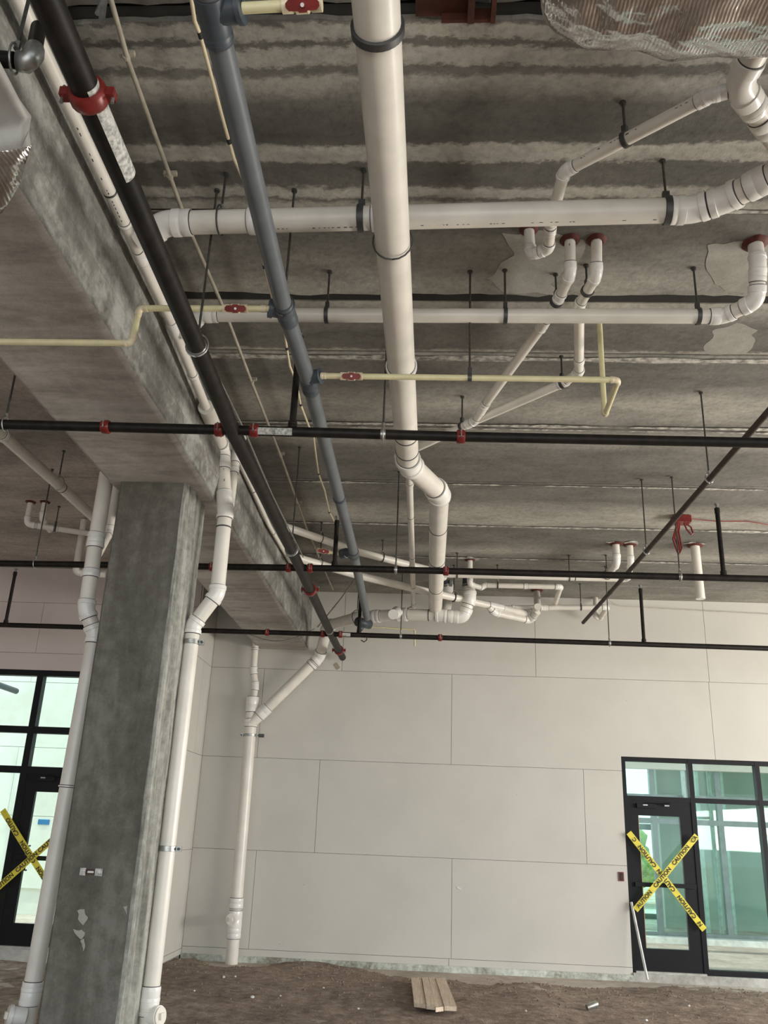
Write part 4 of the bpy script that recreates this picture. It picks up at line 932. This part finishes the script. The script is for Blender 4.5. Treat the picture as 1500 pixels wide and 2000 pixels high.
# left wrapped duct: box-section jacket near the camera
def leftduct():
    root = empty('foil_wrapped_duct', (-1.75, 1.6, 1.9), 'silver-jacketed duct end at the left picture edge below the beam', 'duct')
    A = at(0, 118, z=2.1); B = at(62, 226, z=2.1); B2 = at(52, 285, z=2.0); Cc = at(24, 400, z=1.95); D_ = at(0, 418, z=1.95)
    # prism extruded to the left from an irregular profile in the picture-facing side
    prof = [at(-120, -90, z=2.1), at(-20, 82, z=2.1), A, at(40, 190, z=2.1), B, at(57, 255, z=2.06), B2, at(45, 320, z=2.0), at(35, 360, z=1.98), Cc, at(14, 416, z=1.95), D_, at(-60, 425, z=1.95)]
    n = len(prof); steps = 26; V = []; Fc = []
    for j in range(steps+1):
        t = j/steps
        for i, q in enumerate(prof):
            off = Vector((-.9*t, -.10*t, -.0*t-.10*math.sin(min(1, t*2.2)*math.pi/2)))
            w_ = off+q; k = .02*noise.noise(w_*5)+.012*noise.noise(w_*14); V.append(w_+Vector((k if i > 5 else k*.2, k if i > 5 else 0, k)))
    for j in range(steps):
        for i in range(n-1): Fc.append((j*n+i, j*n+i+1, (j+1)*n+i+1, (j+1)*n+i))
    m = len(V)
    for q in prof: V.append(q+Vector((-.2, .12, .25)))
    for i in range(n-1): Fc.append((i, m+i, m+i+1, i+1))
    fm = []
    for f_ in Fc:
        fm.append(1 if min(i % n for i in f_ if i < m) >= 6 else 0)
    mk('foil_wrap', V, Fc, [FOILD, FOIL], root, fm, True)
leftduct()
# bent black pipe with steel elbow and hanger ring beside the beam (top left)
be = empty('bent_steel_pipe', at(60, 110, z=2.3), 'short bent black pipe with grey steel elbow at the top left beside the beam', 'pipe')
pe = [at(75, 55, z=2.62), at(66, 105, z=2.36), at(52, 122, z=2.33), at(28, 118, z=2.33), at(-40, 112, z=2.33)]
tube('pipe_section', [pe[0], pe[1]], .026, BLACK, be, 16)
v, f = tube_g([pe[1]+(pe[0]-pe[1])*.15, pe[1], pe[1].lerp(pe[2], .5)+Vector((0, 0, -.005)), pe[2], pe[2].lerp(pe[3], .8)], [.032, .034, .034, .034, .033], 18); mk('steel_elbow', v, f, GALV, be, None, True)
tube('pipe_section', [pe[3], pe[4]], .026, BLACK, be, 16)
run('TL', 'sprinkler_branch_pipe', 'black pipe stub seen at the left edge under the beam side', [pe[3], pe[4]], .027, BLACK, BLACK, elb=False)
hanger((27, 118), 'TL', .034, 'steel ring hanger at the top left corner', 'loop')
# rusty steel embedded in the ceiling gap
rs = empty('rust_steel_channel', at(880, 20, z=3.22), 'rust-red steel channel set in the ceiling gap at the top edge', 'steel')
a = at(812, 42, z=3.2); b = at(966, 42, z=3.2); y0 = yy(0)-.25
box('channel_plate', (a.x, y0, 3.205), (at(912, 42, z=3.2).x, a.y-.02, 3.225), RUST, rs); box('channel_flange', (at(912, 42, z=3.2).x, y0, 3.16), (at(925, 42, z=3.2).x, a.y-.02, 3.23), RUST, rs)
box('channel_edge', (at(862, 42, z=3.2).x, a.y-.035, 3.165), (b.x, a.y-.02, 3.23), RUST, rs); box('channel_flange', (b.x-.02, y0, 3.16), (b.x, a.y-.02, 3.23), RUST, rs)
# ================================================================ SMALL THINGS
def txt(s, size, mat, parent, origin, xdir, ydir, off=.001):
    cu = bpy.data.curves.new('t', 'FONT'); cu.body = s; cu.size = size; cu.align_x = 'CENTER'; cu.align_y = 'CENTER'; cu.resolution_u = 3; cu.offset = size*.028
    o = bpy.data.objects.new('t', cu); C.objects.link(o); dg = bpy.context.evaluated_depsgraph_get(); dg.update()
    me = bpy.data.meshes.new_from_object(o.evaluated_get(dg)); bpy.data.objects.remove(o)
    nr = xdir.cross(ydir).normalized()
    V = [origin+xdir*v.co.x+ydir*v.co.y+nr*off for v in me.vertices]; Fc = [tuple(p.vertices) for p in me.polygons]
    return mk('lettering', V, Fc, mat, parent)
def tape(a, b, y, label, w, words, phase=0, flip=False, dy=0):
    A, B = at(*a, y=y-dy), at(*b, y=y-dy); d = (B-A).normalized(); L = (B-A).length; up = Vector((0, -1, 0)).cross(d).normalized()
    if up.z < 0: up = -up
    root = empty('caution_tape', A.lerp(B, .5), label, 'tape', 'yellow caution tapes'); n = 16; V = []; Fc = []
    for i in range(n+1):
        t = i/n; q = A.lerp(B, t)+Vector((0, -.012*math.sin(math.pi*t), 0))
        V += [q+up*w/2, q-up*w/2, q-up*w/2+Vector((0, .002, 0)), q+up*w/2+Vector((0, .002, 0))]
        if i: k = (i-1)*4; Fc += [(k, k+1, k+5, k+4), (k+3, k+7, k+6, k+2), (k, k+4, k+7, k+3), (k+1, k+2, k+6, k+5)]
    mk('tape_strip', V, Fc, YTAPE, root)
    xd, yd = (d, up) if d.x > 0 else (-d, up)
    if flip: xd, yd = -xd, -yd
    for s, t in words:
        q = A+d*(L*t)+Vector((0, -.016, 0)); txt(s, w*.92, INK, root, q, xd, yd, .002)
    return root
yt = WY-.055
tape((1241, 1777), (1361, 1632), yt, 'yellow caution tape rising to the right across the right door', .075, [('AUTION', .14), ('CAUTION', .43), ('CAUTION', .73), ('CA', .95)], dy=.03)
tape((1228, 1626), (1376, 1816), yt, 'yellow caution tape falling to the right across the right door', .075, [('C', .075), ('CAUTION', .25), ('CAUTION', .50), ('CAUTION', .77), ('N', .94)], flip=True)
yl = LY-.06
tape((-45, 1770), (112, 1632), yl, 'yellow caution tape rising to the right across the left door', .075, [('CAUTION', .32), ('CAUTION', .62), ('CAUTION', .90)], dy=.03)
tape((5, 1582), (100, 1735), yl, 'yellow caution tape falling to the right across the left door', .075, [('CAUTIO', .22), ('CAUTION', .54), ('CAUTION', .87)], flip=True)
# tag on the column
tg = empty('column_tag', at(178, 1702, y=5.89), 'small white and brown label strip stuck on the concrete column', 'label')
a = at(157, 1702, y=5.89); b = at(200, 1702, y=5.89)
box('white_square', (a.x, 5.882, a.z-.022), (a.x+.035, 5.893, a.z+.022), TAG, tg); box('brown_strip', (a.x+.035, 5.884, a.z-.014), (b.x-.045, 5.893, a.z+.014), RUST, tg); box('white_square', (b.x-.045, 5.882, a.z-.022), (b.x, 5.893, a.z+.022), TAG, tg)
box('metal_screw', (a.x+.05, 5.88, a.z-.006), (a.x+.09, 5.884, a.z+.006), GALV, tg)
# red outlet box by the right door
ob = empty('electrical_box', at(1213, 1712, y=WY), 'dark red electrical box set in the back wall beside the right door', 'box')
q = at(1213, 1712, y=WY); box('box_rim', (q.x-.035, WY-.012, q.z-.055), (q.x+.035, WY+.0, q.z+.055), RED, ob); box('box_opening', (q.x-.024, WY-.014, q.z-.042), (q.x+.024, WY-.010, q.z+.042), INK, ob)
box('device_yoke', (q.x-.008, WY-.017, q.z-.048), (q.x+.008, WY-.013, q.z+.048), RUST, ob)
# small marks: scrap of board on the wall near the main pipe end
q = at(658, 1301, y=WY-.004); v, f = obox_g(q, Vector((.8, 0, .6)), Vector((0, 1, 0)), Vector((-.6, 0, .8)), .028, .003, .045); o = mk('paper_scrap', v, f, simple('tan_paper', (.40, .33, .26), .8)); tag(o, 'small tan paper scrap on the wall below the black main end', 'paper')
q = at(897, 1735, y=WY-.003); v, f = obox_g(q, Vector((.9, 0, -.4)), Vector((0, 1, 0)), Vector((.4, 0, .9)), .035, .002, .012); o = mk('plaster_smear', v, f, PLAST); tag(o, 'small white smear on the middle of the back wall', 'smear')
# leaning white strip by the door
a = at(1233, 1762, y=WY-.05); b = at(1264, 1903, y=WY-.32); b.z = -1.56
v, f = tube_g([a, b], .017, 4); o = mk('white_strip', v, f, PLAST); tag(o, 'thin white plastic strip leaning at the left edge of the right door', 'strip')
# four boards on the dirt
bd = [((805, 1911), (833, 1911), (838, 1962), (808, 1958)), ((827, 1911), (843, 1911), (857, 1966), (835, 1962)), ((840, 1911), (858, 1912), (872, 1966), (852, 1968)), ((856, 1910), (872, 1911), (892, 1965), (870, 1964))]
names = ['leftmost', 'second from left', 'third from left', 'rightmost']
ex = [(803, 1909, 822, 1909, 832, 1961, 809, 1958), (824, 1909, 836, 1909, 850, 1964, 833, 1962), (837, 1909, 850, 1909, 867, 1966, 851, 1968), (851, 1910, 870, 1910, 892, 1966, 868, 1965)]
for i, e in enumerate(ex):
    zt = -1.525+.006*(i % 2); P4 = [at(e[k], e[k+1], z=zt) for k in (0, 2, 4, 6)]
    for p4 in P4[:2]: p4.y = min(p4.y, 12.1)
    V = P4+[q-Vector((0, 0, .038)) for q in P4]
    o = mk('wooden_board', V, [(3, 2, 1, 0), (4, 5, 6, 7), (0, 1, 5, 4), (1, 2, 6, 5), (2, 3, 7, 6), (3, 0, 4, 7)], WOOD); tag(o, names[i]+' of four pale wooden boards lying on the dirt by the back wall', 'board', 'boards on the dirt')
q = at(1146, 1968, z=-1.57); o = tube('crushed_can', [q, q+Vector((.10, .03, .03)), q+Vector((.12, .03, .03))], [.03, .034, .02], GALV, None, 12); tag(o, 'small crushed metal can lying on the dirt at right', 'can')
for i, (px, py, s) in enumerate(((493, 1944, .022), (437, 1903, .018), (460, 1902, .016), (632, 1925, .012), (1262, 1985, .016), (548, 1940, .012), (1027, 1975, .012), (700, 1962, .012), (1345, 1960, .014), (380, 1930, .012))):
    q = at(px, py, z=-1.57); q.z = hgt(q.x, q.y)+s*.4; V, Fc = [], []; nu, nv = 8, 5
    for j in range(nv+1):
        for k in range(nu):
            a, b = 2*math.pi*k/nu, math.pi*j/nv; d = Vector((math.cos(a)*math.sin(b), math.sin(a)*math.sin(b), math.cos(b)*.7)); V.append(q+d*s*(1+.4*noise.noise(d*2+Vector((i*3, 0, 0)))))
    for j in range(nv):
        for k in range(nu): k2 = (k+1) % nu; Fc.append((j*nu+k, (j+1)*nu+k, (j+1)*nu+k2, j*nu+k2))
    o = mk('pebble', V, Fc, PLAST); tag(o, 'small whitish pebble lying on the brown dirt', 'pebble', 'whitish pebbles on the dirt')
# crumbled dirt clods
V, Fc = [], []
for i in range(1500):
    x = random.uniform(-3, 4.6); y = 12.1-abs(random.gauss(0, 1.2)); z = hgt(x, y) if y > 2.5 else -1.58; s = random.uniform(.006, .022); k = len(V)
    for d in ((1, 0, 0), (0, 1, 0), (-1, 0, 0), (0, -1, 0), (0, 0, .8)): V.append((x+d[0]*s*random.uniform(.7, 1.3), y+d[1]*s*random.uniform(.7, 1.3), z-.003+d[2]*s))
    Fc += [(k, k+1, k+4), (k+1, k+2, k+4), (k+2, k+3, k+4), (k+3, k, k+4)]
o = mk('dirt_clods', V, Fc, DIRT); tag(o, 'loose brown clods scattered over the dirt floor', 'dirt', None, 'stuff')
